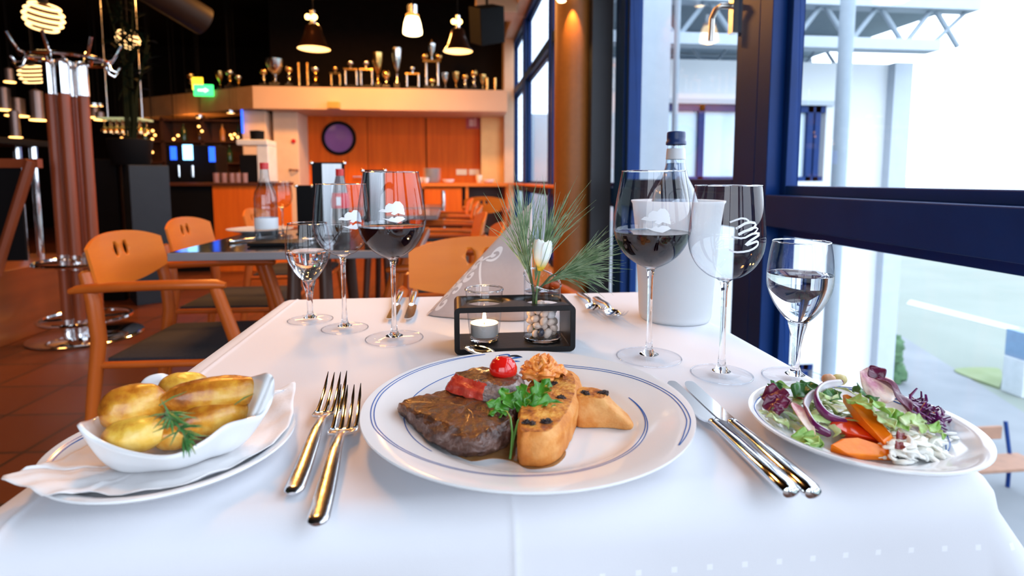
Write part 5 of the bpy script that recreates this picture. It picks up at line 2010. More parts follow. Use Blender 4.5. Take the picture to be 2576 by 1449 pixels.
def make_chair(label, group):
    t = thing('armchair', label, 'chair', group=group)
    w = .42
    back = bend_back(w - .01, .635, .803, .009, .22, .028, .006).build('backrest', PLY, t, auto=60)
    for yy in (-.026, .026):
        cu = MB().lathe([(0, -.1), (.0165, -.1), (.0165, .1), (0, .1)], 24, mx=Matrix.Rotation(PI / 2, 4, 'Y')).build('cutter', PLY, loc=(-.02, yy, .748))
        md = back.modifiers.new('hole', 'BOOLEAN')
        md.object = cu
        md.operation = 'DIFFERENCE'
        md.solver = 'EXACT'
        cu.scale = (1, .8, 1.35)
    bpy.context.view_layer.update()
    hm = bpy.data.meshes.new_from_object(back.evaluated_get(bpy.context.evaluated_depsgraph_get()))
    back.modifiers.clear()
    back.data = hm
    for o in [o for o in bpy.data.objects if o.name.startswith('cutter')]:
        bpy.data.objects.remove(o)
    se = MB()
    rows = []
    for j in range(15):
        v = j / 14
        row = []
        for i in range(15):
            u = -1 + 2 * i / 14
            e = max(abs(u), abs(2 * v - 1))
            x = .03 + .40 * v
            y = u * (.19 + .02 * v)
            z = .455 - .018 * max(0, (e - .72) / .28) ** 2
            row.append(Vector((x, y, z)))
        rows.append(row)
    lo = [[Vector((p.x, p.y, .425)) for p in r] for r in rows]
    se.grid(rows).grid(lo).grid([rows[0], lo[0]]).grid([rows[-1], lo[-1]]).grid([[r[0] for r in rows], [r[0] for r in lo]]).grid([[r[-1] for r in rows], [r[-1] for r in lo]])
    se.build('seat', SEATF, t, auto=50)
    MB().box((.04, -.17, .405), (.41, .17, .425)).build('seat_frame', BLACKM, t, smooth=False, bevel=.004)
    for s in (-1, 1):
        y = s * .205
        # rear post from floor up to the back board
        MB().tube([(-.05, y, 0), (-.012, y, .30), (.018, y, .50), (.010, y, .62), (-.010, y * .985, .70), (-.012, y * .985, .708)], [.016, .018, .021, .021, .018, .008], 14).build('rear_leg', WOOD, t)
        MB().tube([(.46, y * 1.04, 0), (.445, y * 1.05, .25), (.415, y * 1.07, .48), (.365, y * 1.10, .652), (.362, y * 1.10, .660)], [.015, .018, .020, .018, .010], 14).build('front_leg', WOOD, t)
        MB().tube([(-.045, y * 1.06, .648), (-.02, y * 1.07, .655), (.10, y * 1.11, .662), (.25, y * 1.13, .665), (.37, y * 1.12, .664), (.395, y * 1.11, .660)], [.010, .016, .018, .018, .018, .010], 14, flat=.85, up=(0, 0, 1)).build('armrest', WOOD, t)
        MB().tube([(.0, y, .42), (.43, y * 1.05, .42)], .011, 10).build('side_rail', WOOD, t)
    MB().tube([(.435, -.21, .41), (.435, .21, .41)], .011, 10).build('front_rail', WOOD, t)
    return t


CHG = 'orange wooden armchairs with dark seats'
ch0 = make_chair('orange plywood armchair nearest on the left, two oval holes in its backrest', CHG)
ch0.location = (-1.075, 1.93, 0)
copy_thing(ch0, (-1.19, 2.62, 0), 0, 'orange armchair on the left side of the dark table, second from the front')
copy_thing(ch0, (-1.17, 3.42, 0), 0, 'orange armchair at the far left end of the dark tables, partly hidden by the bottle')
ch1 = copy_thing(ch0, (.075, 1.60, 0), math.radians(-86), 'plywood armchair facing us across the white tablecloth, half hidden by the napkin')
for x, y, rz, lb in ((.16, 2.16, 180, 'orange armchair right of the dark table, first of the row along the windows'), (.13, 2.86, 183, 'orange armchair right of the dark tables, second of the row along the windows'),
                     (.15, 3.60, 178, 'orange armchair right of the dark tables, third of the row along the windows'), (.16, 4.35, 180, 'orange armchair right of the dark tables, fourth of the row along the windows'),
                     (.14, 5.05, 182, 'orange armchair right of the dark tables, last of the row along the windows'), (.31, 5.55, 80, 'light wooden armchair turned towards us near the window column')):
    copy_thing(ch0, (x, y, 0), math.radians(rz), lb)

# dark tables of the next row
TTOP = mat('dark_table_top', (0.010, 0.012, 0.016), (0.014, 0.016, 0.02), rough=.12, coat=.4)
TEDGE = mat('grey_table_edge', (0.20, 0.18, 0.19), (0.17, 0.155, 0.165), rough=.4)


def dark_table(label, x0, x1, y0, y1):
    t = thing('restaurant_table', label, 'table', ((x0 + x1) / 2, (y0 + y1) / 2, 0), group='dark restaurant tables')
    w, d = (x1 - x0) / 2, (y1 - y0) / 2
    MB().box((-w, -d, .722), (w, d, .748)).build('tabletop', TEDGE, t, smooth=False, bevel=.003)
    MB().box((-w + .006, -d + .006, .748), (w - .006, d - .006, .7495)).build('table_surface', TTOP, t, smooth=False)
    for sx in (-1, 1):
        for sy in (-1, 1):
            MB().tube([(sx * .05, sy * (d - .16), .722), (sx * .055, sy * (d - .15), .55), (sx * .085, sy * (d - .08), 0)], [.022, .024, .018], 12).build('leg', mat('dark_brown_wood', (0.06, 0.022, 0.012), rough=.4), t)
    return t


dark_table('dark table with grey edge right behind the tall glasses', -.885, -.11, 1.79, 2.56)
dark_table('dark table further back, behind the one with the water bottle', -.90, -.10, 3.5, 4.3)
dark_table('dark table farthest back in the row, near the buffet', -.85, -.08, 4.5, 5.1)


def dt(x, y, z=0):
    p = PZ(x, y, .75)
    p.z = .7505 + z
    return p


wb = thing('water_bottle', 'clear water bottle with red cap and white label on the dark table', 'bottle', dt(672, 606))
GLB = thin_glass('bottle_clear', (0.80, 0.85, 0.90), (0.25, 0.3, 0.35), 0, .08, .6, 2.5)
MB().lathe([(0, 0), (.036, 0), (.040, .006), (.040, .155), (.036, .18), (.024, .205), (.0165, .23), (.0145, .262)], 32).build('glass_body', GLB, wb)
MB().lathe([(.0405, .045), (.0408, .046), (.0408, .085), (.0405, .086)], 32).build('paper_label', mat('pale_label', (0.75, 0.78, 0.82), rough=.5), wb)
MB().lathe([(.0150, .262), (.0150, .284), (.014, .286), (0, .286)], 24).build('screw_cap', mat('red_cap', (0.6, 0.02, 0.02), rough=.4), wb)
g2 = make_glass('wine_glass', 'empty wine glass on the dark table right of the water bottle', 'white', 0, None, 'glasses on the dark table')
g2.location = dt(712, 592)
pl = thing('dinner_plate', 'white plate with a folded napkin on the dark table', 'plate', dt(705, 598) + Vector((-.14, .20, 0)))
MB().lathe([(0, 0), (.07, 0), (.075, .004), (.13, .018), (.131, .020), (.07, .007), (0, .006)], 48).build('dish', CHINA, pl)
for (a, c, lb) in (((575, 613), (650, 603), 'steel knife lying on the dark table left of the water bottle'), ((720, 612), (790, 604), 'steel knife lying on the dark table behind the small water glass')):
    kk = copy_tree(knife)
    kk['label'] = lb
    kk['group'] = 'cutlery on the dark table'
    to_dir(kk, dt(*a), dt(*c))
    kk.location.z = .7502
tray = MB().box((-.09, -.06, 0), (.09, .06, .012)).build('slate_tray', BLACKM, loc=dt(705, 615), smooth=False, bevel=.003)
tag(tray, 'flat black slate on the dark table in front of the plate', 'tray')


def menu_stand(label, px0, px1, ytop, Y, m_, dy=0):
    a, b2 = PY(px0, ytop, Y), PY(px1, ytop, Y)
    w = b2.x - a.x
    z = a.z - .7505
    t = thing('menu_stand', label, 'menu stand', ((a.x + b2.x) / 2, Y, .7505), group='upright menu folders on the dark table')
    MB().box((-w / 2, -.004, 0), (w / 2, .004, z)).build('cover', BLACKM, t, smooth=False, bevel=.002)
    MB().box((-w * .18, -.0055, .01), (w * .42, -.004, z - .006)).build('silver_panel', m_, t, smooth=False)
    for s in (-1, 1):
        MB().ball((s * w / 2, -.003, z - .004), .008, 12, 8).build('corner_knob', CHROME, t)
    MB().box((-w / 2, -.03, 0), (w / 2, .03, .004)).build('base', BLACKM, t, smooth=False)
    return t


SILP = mat('silver_cover', (0.45, 0.47, 0.5), (0.2, 0.21, 0.23), scale=12, rough=.25, metal=.7, stretch=(1, 1, .05))
menu_stand('tall black menu folder with silver front, behind the empty wine glass', 784, 866, 408, 2.20, SILP)
menu_stand('black menu folder with silver front seen through the tall red wine glass', 912, 968, 427, 2.32, SILP)
menu_stand('low plain black menu folder left of the tall ones', 745, 786, 466, 2.36, BLACKM)
cb = thing('cola_bottle', 'cola bottle with red cap and red label in front of the tall menu folder', 'bottle', PY(858, 560, 1.99))
cb.location.z = .7505
cz = PY(858, 425, 1.99).z - .7505
MB().lathe([(0, 0), (.027, 0), (.030, .005), (.030, .09), (.028, .12), (.030, .15), (.022, .20), (.013, cz - .022)], 32).build('glass_body', thin_glass('cola_glass', (0.5, 0.45, 0.45), (0.2, 0.15, 0.15), 0, .1, .6, 2), cb)
MB().lathe([(0, .002), (.028, .004), (.0285, .09), (.0265, .12), (.0275, .135), (0, .135)], 32).build('cola', mat('cola', (0.01, 0.004, 0.003), rough=.1), cb)
MB().lathe([(.0308, .125), (.0315, .15), (.027, .178)], 32).build('red_label', mat('red_label', (0.6, 0.02, 0.03), rough=.4), cb)
MB().box((-.008, -.0325, .135), (.008, -.0305, .165)).build('white_label_patch', mat('pale_label', (0.75, 0.78, 0.82)), cb, smooth=False)
MB().lathe([(.014, cz - .024), (.014, cz - .002), (.013, cz), (0, cz)], 24).build('cap', mat('red_cap', (0.6, 0.02, 0.02)), cb)

# ================================================================ PIERS BY THE WINDOW
a, b2 = PY(1400, 400, 3.32), PY(1495, 400, 3.32)
col = thing('round_column', 'round wood-clad column lit by a spotlight beside the windows', 'column', ((a.x + b2.x) / 2, 3.40, 0))
col['kind'] = 'structure'
MB().tube([(0, 0, 0), (0, 0, HC)], (b2.x - a.x) / 2 * 1.0, 48).build('cladding', mat('ochre_column_paint', (0.30, 0.105, 0.018), (0.27, 0.095, 0.016), scale=40, rough=.45, bump=.1, bscale=200), col)
a, b2 = PY(1488, 400, 3.22), PY(1548, 400, 3.22)
struct(MB().box((a.x + .0, 3.24, 0), (XW - .002, 3.60, HC)).build('wall_window_pier', mat('dark_grey_metal', (0.024, 0.028, 0.038), (0.022, 0.026, 0.035), rough=.45), smooth=False, bevel=.004))

# ================================================================ LAMPS
def cord(t, z0):
    MB().tube([(0, 0, z0), (0, 0, HC - t.location.z)], .004, 6).build('cord', BLACKM, t)


p = PY(1413, 4, 3.12)
sl_ = thing('spotlight', 'small ceiling spotlight shining down the round column', 'lamp', p)
MB().lathe([(.026, 0), (.030, .0), (.030, .07), (.018, .095), (0, .095)], 24).build('housing', CHROME, sl_)
MB().lathe([(0, .004), (.026, .004)], 24).build('bulb', glow('spot_bulb', (1, .66, .3), 14), sl_)
cord(sl_, .09)
lamp('column_spot', 'SPOT', p + Vector((0, 0, -.02)), 2, (1, .55, .18), .01, p + Vector((.02, .05, -1.2)), math.radians(60))
p = PY(1440, -22, 3.252)  # out-of-view spotlight added to throw the streak down the column
sl_ = thing('spotlight', 'added unseen spotlight close against the round column, just above the first one', 'lamp', p)
MB().lathe([(.016, 0), (.018, .0), (.018, .06), (.012, .08), (0, .08)], 24).build('housing', CHROME, sl_)
MB().lathe([(0, .004), (.015, .004)], 24).build('bulb', glow('spot_bulb', (1, .66, .3), 14), sl_)
cord(sl_, .075)
lamp('column_spot', 'SPOT', p + Vector((0, 0, -.012)), 34, (1, .50, .13), .004, p + Vector((0, .022, -1.0)), math.radians(48))

# round glass bulb pendant (brightest)
p = PY(1038, 88, 5.0)
gb = thing('pendant_lamp', 'glowing milk-glass pendant lamp hanging in front of the trophies', 'lamp', p)
MB().lathe([(0, .0), (.070, .002), (.083, .010), (.084, .03), (.074, .095), (.062, .135), (.055, .150)], 40).build('glass_shade', glow('milk_glass_lit', (1, .72, .36), 7), gb)
MB().lathe([(.055, .150), (.058, .158), (.058, .17), (.045, .178)], 32).build('collar', glow('amber_collar', (.8, .32, .05), 1.2), gb)
MB().lathe([(0, .25), (.045, .25), (.045, .178), (.0, .178)], 32).build('socket', STEEL_B, gb)
cord(gb, .25)
lamp('pendant_light', 'POINT', p + Vector((0, 0, .06)), 16, WARM, .07)


def metal_pendant(label, px, py, Y, rpx):
    p = PY(px, py, Y)
    R_ = rpx / FP * Y
    t = thing('pendant_lamp', label, 'lamp', p, group='black bell pendant lamps')
    h = R_ * 1.5
    MB().lathe([(R_, 0), (R_ * .98, .01), (R_ * .78, h * .22), (R_ * .55, h * .6), (R_ * .45, h * .9), (R_ * .28, h)], 40).lathe([(R_ * .97, .001), (R_ * .76, h * .21), (R_ * .53, h * .58), (R_ * .43, h * .88), (R_ * .26, h * .98)], 40).build('shade', mat('dark_bronze', (0.05, 0.02, 0.012), rough=.18, metal=.8), t)
    MB().lathe([(R_ * .96, .003), (R_ * .74, .05), (R_ * .3, .09), (0, .1)], 40).build('inner_reflector', mat('reflector_lit', (0.9, 0.85, 0.7), emit=(.75, .62, .30), es=.9), t)
    MB().tube([(0, 0, h), (0, 0, h + .12)], R_ * .16, 12).build('neck', STEEL_B, t)
    for s in (-1, 1):
        MB().ball((s * R_ * .20 - .01, -R_ * .2, h + .055), R_ * .17, 12, 8).build('lit_opening', glow('lamp_slot', (1, .62, .2), 7), t)
    cord(t, h + .1)
    lamp('bell_lamp_light', 'POINT', p + Vector((0, 0, -.03)), 3.5, WARM, .05)
    return t


metal_pendant('dark bell-shaped pendant lamp above the trophies, the left one', 790, 124, 5.5, 39)
metal_pendant('dark bell-shaped pendant lamp above the trophies, the right one', 1152, 130, 5.6, 37)


def striped_lamp(label, px, py, Y, rpx, tilt, kind=0):
    p = PY(px, py, Y)
    R_ = rpx / FP * Y
    t = thing('glass_lamp', label, 'lamp', p, group='striped amber glass lamps at the upper left')
    mb = MB()
    nseg = 5
    for k in range(nseg):
        z0, z1 = -R_ * .8 + 1.6 * R_ * k / nseg + .009, -R_ * .8 + 1.6 * R_ * (k + 1) / nseg - .009
        pr = []
        for q in range(7):
            z = lerp(z0, z1, q / 6)
            pr.append((R_ * math.sqrt(max(.05, 1 - (z / R_ / .98) ** 2)) * (1 - .06 * (abs(q - 3) / 3) ** 2), z))
        mb.lathe(pr, 32)
    o = mb.build('striped_glass', glow('amber_striped_glass', (1, .66, .28), 2.4), t)
    o.rotation_euler = (math.radians(15), math.radians(tilt), 0)
    core = MB().ball((0, 0, 0), R_ * .75, 24, 14).build('core', mat('dark_amber', (0.05, 0.02, 0.005), rough=.8), t)
    t2 = MB().tube([(0, 0, R_ * .8), (0, 0, R_ * 1.1)], R_ * .25, 12).build('cap', BLACKM, t)
    cord(t, R_ * 1.0)
    return t


striped_lamp('large striped amber glass lamp at the top left corner', 110, 43, 4.0, 39, 20)
striped_lamp('smaller striped amber glass lamp right of the large one', 322, 98, 5.0, 25, 35)
striped_lamp('amber glass lamp behind the coat stand at the left', 82, 187, 4.6, 27, 0)


def tube_pendant(label, px, py, Y, lpx, rpx):
    p = PY(px, py, Y)
    R_, l_ = rpx / FP * Y, lpx / FP * Y
    t = thing('tube_pendant', label, 'lamp', p, group='tube pendant lamps in the left room')
    MB().lathe([(R_ * .7, .01), (R_, .012), (R_, l_), (R_ * .3, l_ + .02), (0, l_ + .02)], 20).build('tube', mat('grey_tube', (0.25, 0.2, 0.2), rough=.3, metal=.6), t)
    MB().lathe([(0, 0), (R_ * 1.3, .0), (R_ * 1.35, .012), (0, .013)], 20).build('glowing_rim', glow('tube_glow', (1, .50, .14), 5), t)
    cord(t, l_)


for x, y, Y, l, r, lb in ((96, 304, 6.0, 66, 12, 'the nearest, beside the coat stand'), (40, 347, 7.2, 60, 9, 'lower left of the nearest'), (12, 278, 8.0, 50, 12, 'at the left frame edge'), (43, 293, 8.5, 40, 16, 'behind, second from the left edge'),
                          (240, 297, 9.0, 30, 10, 'the flat one left of the plant'), (252, 303, 7.5, 18, 9, 'the greenish one by the plant'), (25, 208, 7.0, 30, 8, 'small and high at the left edge')):
    tube_pendant('tube pendant lamp glowing in the dark left room, ' + lb, x, y, Y, l, r)

# row of downlights under the bar fascia
for i, (x, y, Y) in enumerate([(382, 313, 9.2), (436, 308, 8.9), (503, 297, 8.6), (580, 285, 8.3), (237, 267, 8.8), (250, 267, 9.4)]):
    p = PY(x, y, Y)
    nm = ['at its far left end', 'second from its left end', 'third from its left end', 'nearest the white pillar', 'left of the plant, the left of a pair', 'left of the plant, the right of a pair'][i]
    t = thing('downlight', 'small glowing downlight of the bar ceiling, ' + nm, 'lamp', p, group='downlights of the bar')
    MB().lathe([(0, 0), (.045, 0), (.05, .01), (.05, .03), (0, .03)], 20).build('lens', glow('downlight_glow', (1, .50, .16), 6), t)
    MB().lathe([(.05, .03), (.06, .0), (.062, .04), (.0, .05)], 20).build('trim_ring', STEEL_B, t)
    cord(t, .04)
lamp('bar_downlight', 'POINT', PY(470, 330, 8.7), 14, WARM, .1)
lamp('bar_downlight', 'POINT', PY(330, 330, 9.6), 10, WARM, .1)
# unseen fill lamps added to warm the room, each given a drum shade
for i, (x, y, z, e) in enumerate(FILL_LAMPS):
    nm = ['over the aisle', 'over the left platform', 'before the door', 'over the bar', 'over the dark tables'][i]
    t = thing('fill_drum', 'added unseen drum lamp for warm fill, hanging ' + nm, 'lamp', (x, y, z), group='added drum fill lamps above the view')
    MB().lathe([(.26, 0), (.28, .0), (.28, .22), (.26, .22), (.26, 0)], 40).build('shade', mat('amber_fabric', (0.7, 0.35, 0.12), emit=(1, .45, .12), es=1.2), t)
    MB().lathe([(0, .03), (.255, .03), (.255, .04), (0, .04)], 40).build('diffuser', glow('drum_diffuser', (1, .55, .18), 2.5), t)
    cord(t, .1)
    lamp('drum_fill', 'AREA', (x, y, z - .02), e, WARM, .5, (x, y, 0))

# ================================================================ COAT STAND
CSX, CSY = -2.285, 3.62
cs = thing('coat_stand', 'tall coat stand of reddish wooden poles with chrome rings and hooks', 'coat stand', (CSX, CSY, 0))
MB().lathe([(0, 0), (.29, 0), (.30, .01), (.29, .018), (.1, .03), (0, .03)], 48).build('base_plate', CHROME, cs)
pts = [(-.085, -.03), (.005, -.06), (.055, .03), (-.03, .07)]
for i, (x, y) in enumerate(pts):
    MB().tube([(x, y, .10), (x, y, 1.50)], .030, 20).build('pole', POLEWOOD, cs)
    for za_, zb_ in ((.02, .12), (.43, .52), (1.48, 1.68)):
        MB().tube([(x, y, za_), (x, y, zb_)], .034, 20).build('chrome_sleeve', CHROME, cs)


def hoop(R_, z, r):
    n = 48
    return MB().tube([(R_ * math.cos(2 * PI * k / n), R_ * math.sin(2 * PI * k / n), z) for k in range(n + 1)], r, 8, cap=False)


for R_, z in ((.235, .47), (.20, 1.69), (.235, .12)):
    hp = hoop(R_, z, .012)
    for k in range(4):
        a = k * PI / 2 + .4
        hp.tube([(.08 * math.cos(a), .08 * math.sin(a), z), (R_ * math.cos(a), R_ * math.sin(a), z)], .008, 8)
    hp.build('chrome_ring', CHROME, cs)
for k in range(8):
    a = k * PI / 4 + .2
    c_, s_ = math.cos(a), math.sin(a)
    MB().tube([(.20 * c_, .20 * s_, 1.69), (.23 * c_, .23 * s_, 1.70), (.26 * c_, .26 * s_, 1.75), (.28 * c_, .28 * s_, 1.79)], .009, 8).tube([(.20 * c_, .20 * s_, 1.69), (.22 * c_, .22 * s_, 1.64), (.25 * c_, .25 * s_, 1.63), (.27 * c_, .27 * s_, 1.66)], .008, 8).build('hook', CHROME, cs)

# ================================================================ PLATFORM AND LEFT ROOM
PFW = mat('platform_front_wood', (0.22, 0.06, 0.015), (0.17, 0.045, 0.012), scale=4, rough=.4, stretch=(3, .3, 3))
pf = MB()
pf.prism([(-2.66, 1.2), (-2.62, 4.1), (-2.62, 4.3), (XL + .02, 4.3), (XL + .02, 1.2)], 0, .44)
struct(pf.build('trim_6', PFW, smooth=False, bevel=.005))
# bar-height table, sandwich board on the platform
ht = thing('bar_table', 'high dark table with chrome legs on the raised platform at the left', 'table', (-3.3, 3.9, .4405))
MB().box((-.6, -.3, .76), (.50, .3, .80)).build('tabletop', BLACKM, ht, smooth=False, bevel=.005)
for x in (-.5, .34, .44):
    for y in (-.22, .22):
        MB().tube([(x, y, 0), (x, y, .76)], .024, 14).build('leg', CHROME, ht)
p = PY(60, 690, 3.35)
sb = thing('sandwich_board', 'wood-framed black sandwich board standing at the left edge of the room', 'sign board', (p.x - .17, 3.35, .4405))
w_ = .34
MB().box((-.24, -.012, .08), (.20, .0, .60)).build('chalk_panel', BLACKM, sb, smooth=False)
fr = MB()
fr.box((-.33, -.02, .60), (.30, .02, .65))
fr.build('top_rail', POLEWOOD, sb, smooth=False)
MB().tube([(-.30, -.02, .64), (-.02, -.02, .0)], .028, 8).build('leg', POLEWOOD, sb)
MB().tube([(.27, -.02, .64), (.04, -.02, .0)], .028, 8).build('leg', POLEWOOD, sb)
# planter column with plant pot
pc = PY(330, 415, 4.6)
pb = thing('planter_column', 'square black planter column between the coat stand and the bar', 'column', ((PY(285, 415, 4.5).x + PY(378, 415, 4.5).x) / 2, 4.68, 0), math.radians(36))
hw = (PY(378, 415, 4.5).x - PY(285, 415, 4.5).x) / 2
ztp = PY(330, 415, 4.5).z
MB().box((-hw, -.17, 0), (hw, .17, ztp)).build('body', mat('slate_lacquer', (0.020, 0.029, 0.042), (0.018, 0.026, 0.038), rough=.45, spec=0.3), pb, smooth=False, bevel=.006)
pl2 = thing('planter_column', 'black box standing in for the dark left side of the planter column', 'column', ((PY(238, 415, 4.7).x + PY(280, 415, 4.7).x) / 2 - .06, 4.82, 0))  # black box added where the planter's left side face is dark
MB().box((-.18, -.15, 0), (.17, .15, ztp + .05)).build('body', BLACKM, pl2, smooth=False, bevel=.006)
pp = thing('potted_plant', 'tall slender dark plant in a black pot on the planter column', 'plant', (pb.location.x - .10, 4.68, ztp + .0005))
MB().lathe([(0, 0), (.12, 0), (.13, .01), (.155, .20), (.15, .205), (.14, .19), (0, .17)], 32).build('pot', BLACKM, pp)
tk = MB()
lf = MB()
rnd = random.Random(2)
for k in range(7):
    x, y = rnd.uniform(-.03, .03), rnd.uniform(-.03, .03)
    dx, dy = rnd.uniform(-.12, .12), rnd.uniform(-.12, .12)
    hh = rnd.uniform(.7, 1.25)
    P_ = [Vector((x, y, .17)), Vector((x + dx * .3, y + dy * .3, .17 + hh * .5)), Vector((x + dx, y + dy, .17 + hh))]
    tk.tube(P_, [.010, .008, .004], 8)
    for q in range(9):
        s = P_[1].lerp(P_[2], q / 9)
        d = Vector((rnd.gauss(0, 1), rnd.gauss(0, 1), rnd.uniform(-.2, .8))).normalized() * rnd.uniform(.12, .22)
        leaf(lf, s, s + d, (0, 0, 1), .018, lobes=0, curl=.2, wave=0, serr=0, nu=4, nv=8)
tk.build('stems', mat('dark_stem', (0.006, 0.010, 0.004), rough=.8, spec=.1), pp)
lf.build('leaves', mat('dark_leaf', (0.003, 0.008, 0.003), (0.005, 0.012, 0.005), rough=.7, spec=.1), pp)

# ================================================================ BAR
bar = thing('bar_counter', 'bar counter with dark left front and orange wood right front', 'counter', (-2.3, 6.2, 0))
bx0, bx1, bx2 = PY(392, 465, 6.1).x + 2.3, PY(536, 465, 6.1).x + 2.3, PY(715, 465, 6.1).x + 2.3
MB().box((bx0, -.1, 0), (bx1, .5, .91)).build('dark_front', BLACKM, bar, smooth=False)
MB().box((bx1, -.12, 0), (bx2 - .1, .5, .91)).build('wood_front', DOORWOOD, bar, smooth=False)
MB().box((bx0 - .02, -.15, .91), (bx2 - .08, .55, .945)).build('worktop', mat('dark_worktop', (0.09, 0.03, 0.015), rough=.25), bar, smooth=False, bevel=.004)
BTOP = .9455
# back shelves of the bar
sh_ = thing('bar_shelf', 'tall dark shelf unit with glasses and bottles behind the bar', 'shelf', (-4.2, 8.3, 0))
sx0, sx1 = PY(300, 400, 8.2).x + 4.2, PY(606, 400, 8.2).x + 4.2
MB().box((sx0, .25, 0), (sx1, .3, 1.85)).build('back_panel', mat('brown_back_panel', (0.18, 0.05, 0.015), (0.14, 0.04, 0.012), rough=.3), sh_, smooth=False)
for z in (.9, 1.2, 1.5, 1.8):
    MB().box((sx0, -.02, z), (sx1, .25, z + .02)).build('shelf_board', mat('dark_brown_wood', (0.06, 0.022, 0.012)), sh_, smooth=False)
for k in range(4):
    x = lerp(sx0, sx1, k / 3)
    MB().box((x - .02, -.02, 0), (x + .02, .25, 1.85)).build('upright', mat('dark_brown_wood', (0.06, 0.022, 0.012)), sh_, smooth=False)
# bottles and glasses on the shelves
rnd = random.Random(9)
bc_ = [mat('green_bottle', (0.02, 0.06, 0.02), rough=.08, coat=.5), mat('brown_bottle', (0.12, 0.04, 0.01), rough=.08, coat=.5), mat('amber_bottle', (0.5, 0.2, 0.04), rough=.08, coat=.5), mat('clear_bottle', (0.5, 0.45, 0.4), rough=.05, coat=.5)]
bproto = MB().lathe([(0, 0), (.035, 0), (.037, .01), (.037, .16), (.014, .21), (.013, .27), (0, .27)], 16)
cnt = 0
cols_ = ['dark green', 'brown', 'amber', 'clear']
ords = ['lowest', 'second', 'third', 'top']
for si, z in enumerate((.9, 1.2, 1.5)):
    x = sx0 + .08
    k = 0
    while x < sx1 - .06:
        ci = rnd.randrange(4)
        if min(abs(x - lerp(sx0, sx1, q_ / 3)) for q_ in range(4)) > .07 and rnd.random() < .75:
            o = bproto.build('bottle', bc_[ci], loc=(-4.2 + x, 8.38, z + .0205)) if cnt < 4 else None
            if o is None:
                o = MB().lathe([(0, 0), (.035, 0), (.037, .01), (.037, .13 + .04 * rnd.random()), (.014, .20), (.013, .25), (0, .25)], 12).build('bottle', bc_[ci], loc=(-4.2 + x, 8.38, z + .0205))
            tag(o, '%s bottle on the %s board of the bar shelf' % (cols_[ci], ords[si]), 'bottle', '%s bottles on the %s shelf board' % (cols_[ci], ords[si]))
            cnt += 1
        x += rnd.uniform(.11, .22)
        k += 1
# hanging wine glasses catching the bar lights
hg = MB()
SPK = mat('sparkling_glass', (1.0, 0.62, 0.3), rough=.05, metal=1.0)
rk = thing('glass_rack', 'glass rack hanging over the left end of the bar', 'rack', PY(318, 303, 7.0))
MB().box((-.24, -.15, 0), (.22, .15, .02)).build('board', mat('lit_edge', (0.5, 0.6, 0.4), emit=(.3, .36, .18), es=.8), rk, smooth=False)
for x in (-.2, .18):
    MB().tube([(x, 0, .02), (x, 0, HC - rk.location.z)], .006, 6).build('rod', STEEL_B, rk)
rnd = random.Random(12)
GP = MB().lathe([(.0, 0), (.028, -.002), (.004, -.012), (.004, -.07), (.02, -.085), (.036, -.115), (.034, -.15)], 18)
for i in range(14):
    o = GP.build('hanging_glass', SPK, loc=rk.location + Vector((-.20 + .064 * (i % 7), -.08 + .15 * (i // 7), -.0005)), auto=80)
    tag(o, 'wine glass hanging upside down from the rack over the bar, %s row' % ('front' if i < 7 else 'back'), 'glass', 'wine glasses hanging in the %s row of the rack' % ('front' if i < 7 else 'back'))
# glowing balls standing in for warm reflections in the bar glasses
spots = [(294, 320), (312, 335), (330, 322), (318, 338), (306, 348), (366, 338), (384, 329), (390, 340), (383, 350), (352, 330), (448, 341), (437, 350), (383, 383), (580, 340), (590, 338), (598, 345), (584, 348), (500, 318), (508, 330), (478, 440), (70, 600)][:20]
for i, (x, y) in enumerate(spots):
    p = PY(x, y, 7.6 + .1 * (i % 3))
    o = bpy.data.objects.new('glint_dot', None)
    COL.objects.link(o)
    o.location = p
    MB().ball((0, 0, 0), .016, 12, 8).build('bulb', GLINT, o)
    MB().tube([(0, 0, .012), (0, 0, HC - p.z)], .0015, 4).build('wire', BLACKM, o)  # added thread so each reflection ball hangs from the ceiling
    t_ = 'left of the planter' if x < 260 else 'above the planter column' if x < 345 else 'beside the left fascia end' if x < 400 else 'over the middle of the bar' if x < 540 else 'near the pillar'
    tag(o, 'glowing ball standing in for a reflection in the bar glasses, ' + t_, 'light', 'balls standing in for glass reflections at the bar ' + t_)
# lit blue machine
cm = thing('drinks_machine', 'black drinks machine with glowing blue display on the bar', 'machine', PY(482, 460, 6.35))
cm.location.z = BTOP
sc6 = 6.3 / FP
MB().box((-.20, -.10, 0), (.30, .22, .40)).build('housing', BLACKM, cm, smooth=False, bevel=.01)
MB().box((-.045 + .02, -.112, .24), (.055 + .02, -.10, .40)).build('display', glow('blue_display', (.25, .62, 1.0), 4), cm, smooth=False, bevel=.004)
MB().box((-.15, -.112, .24), (-.09, -.10, .38)).build('side_light', glow('deep_blue', (.02, .12, 1.0), 2.0), cm, smooth=False)
MB().box((.24, -.112, .22), (.30, -.10, .38)).build('side_light', glow('deep_blue', (.02, .12, 1.0), 2.0), cm, smooth=False)
for x in (-.06, .08):
    MB().tube([(x, -.14, .18), (x, -.14, .06)], .016, 10).build('tap', CHROME, cm)
lamp('blue_display_light', 'POINT', cm.location + Vector((0, -.25, .3)), .6, (.1, .3, 1), .05)
em_ = thing('coffee_machine', 'white and black coffee machine at the right end of the bar', 'machine', PY(652, 460, 6.35))
em_.location.z = BTOP
MB().box((-.17, -.08, 0), (.02, .2, .30)).build('body', BLACKM, em_, smooth=False, bevel=.01)
MB().box((-.18, -.12, .40), (.14, .2, .46)).build('head', mat('white_enamel', (0.8, 0.8, 0.78), rough=.25), em_, smooth=False, bevel=.01)
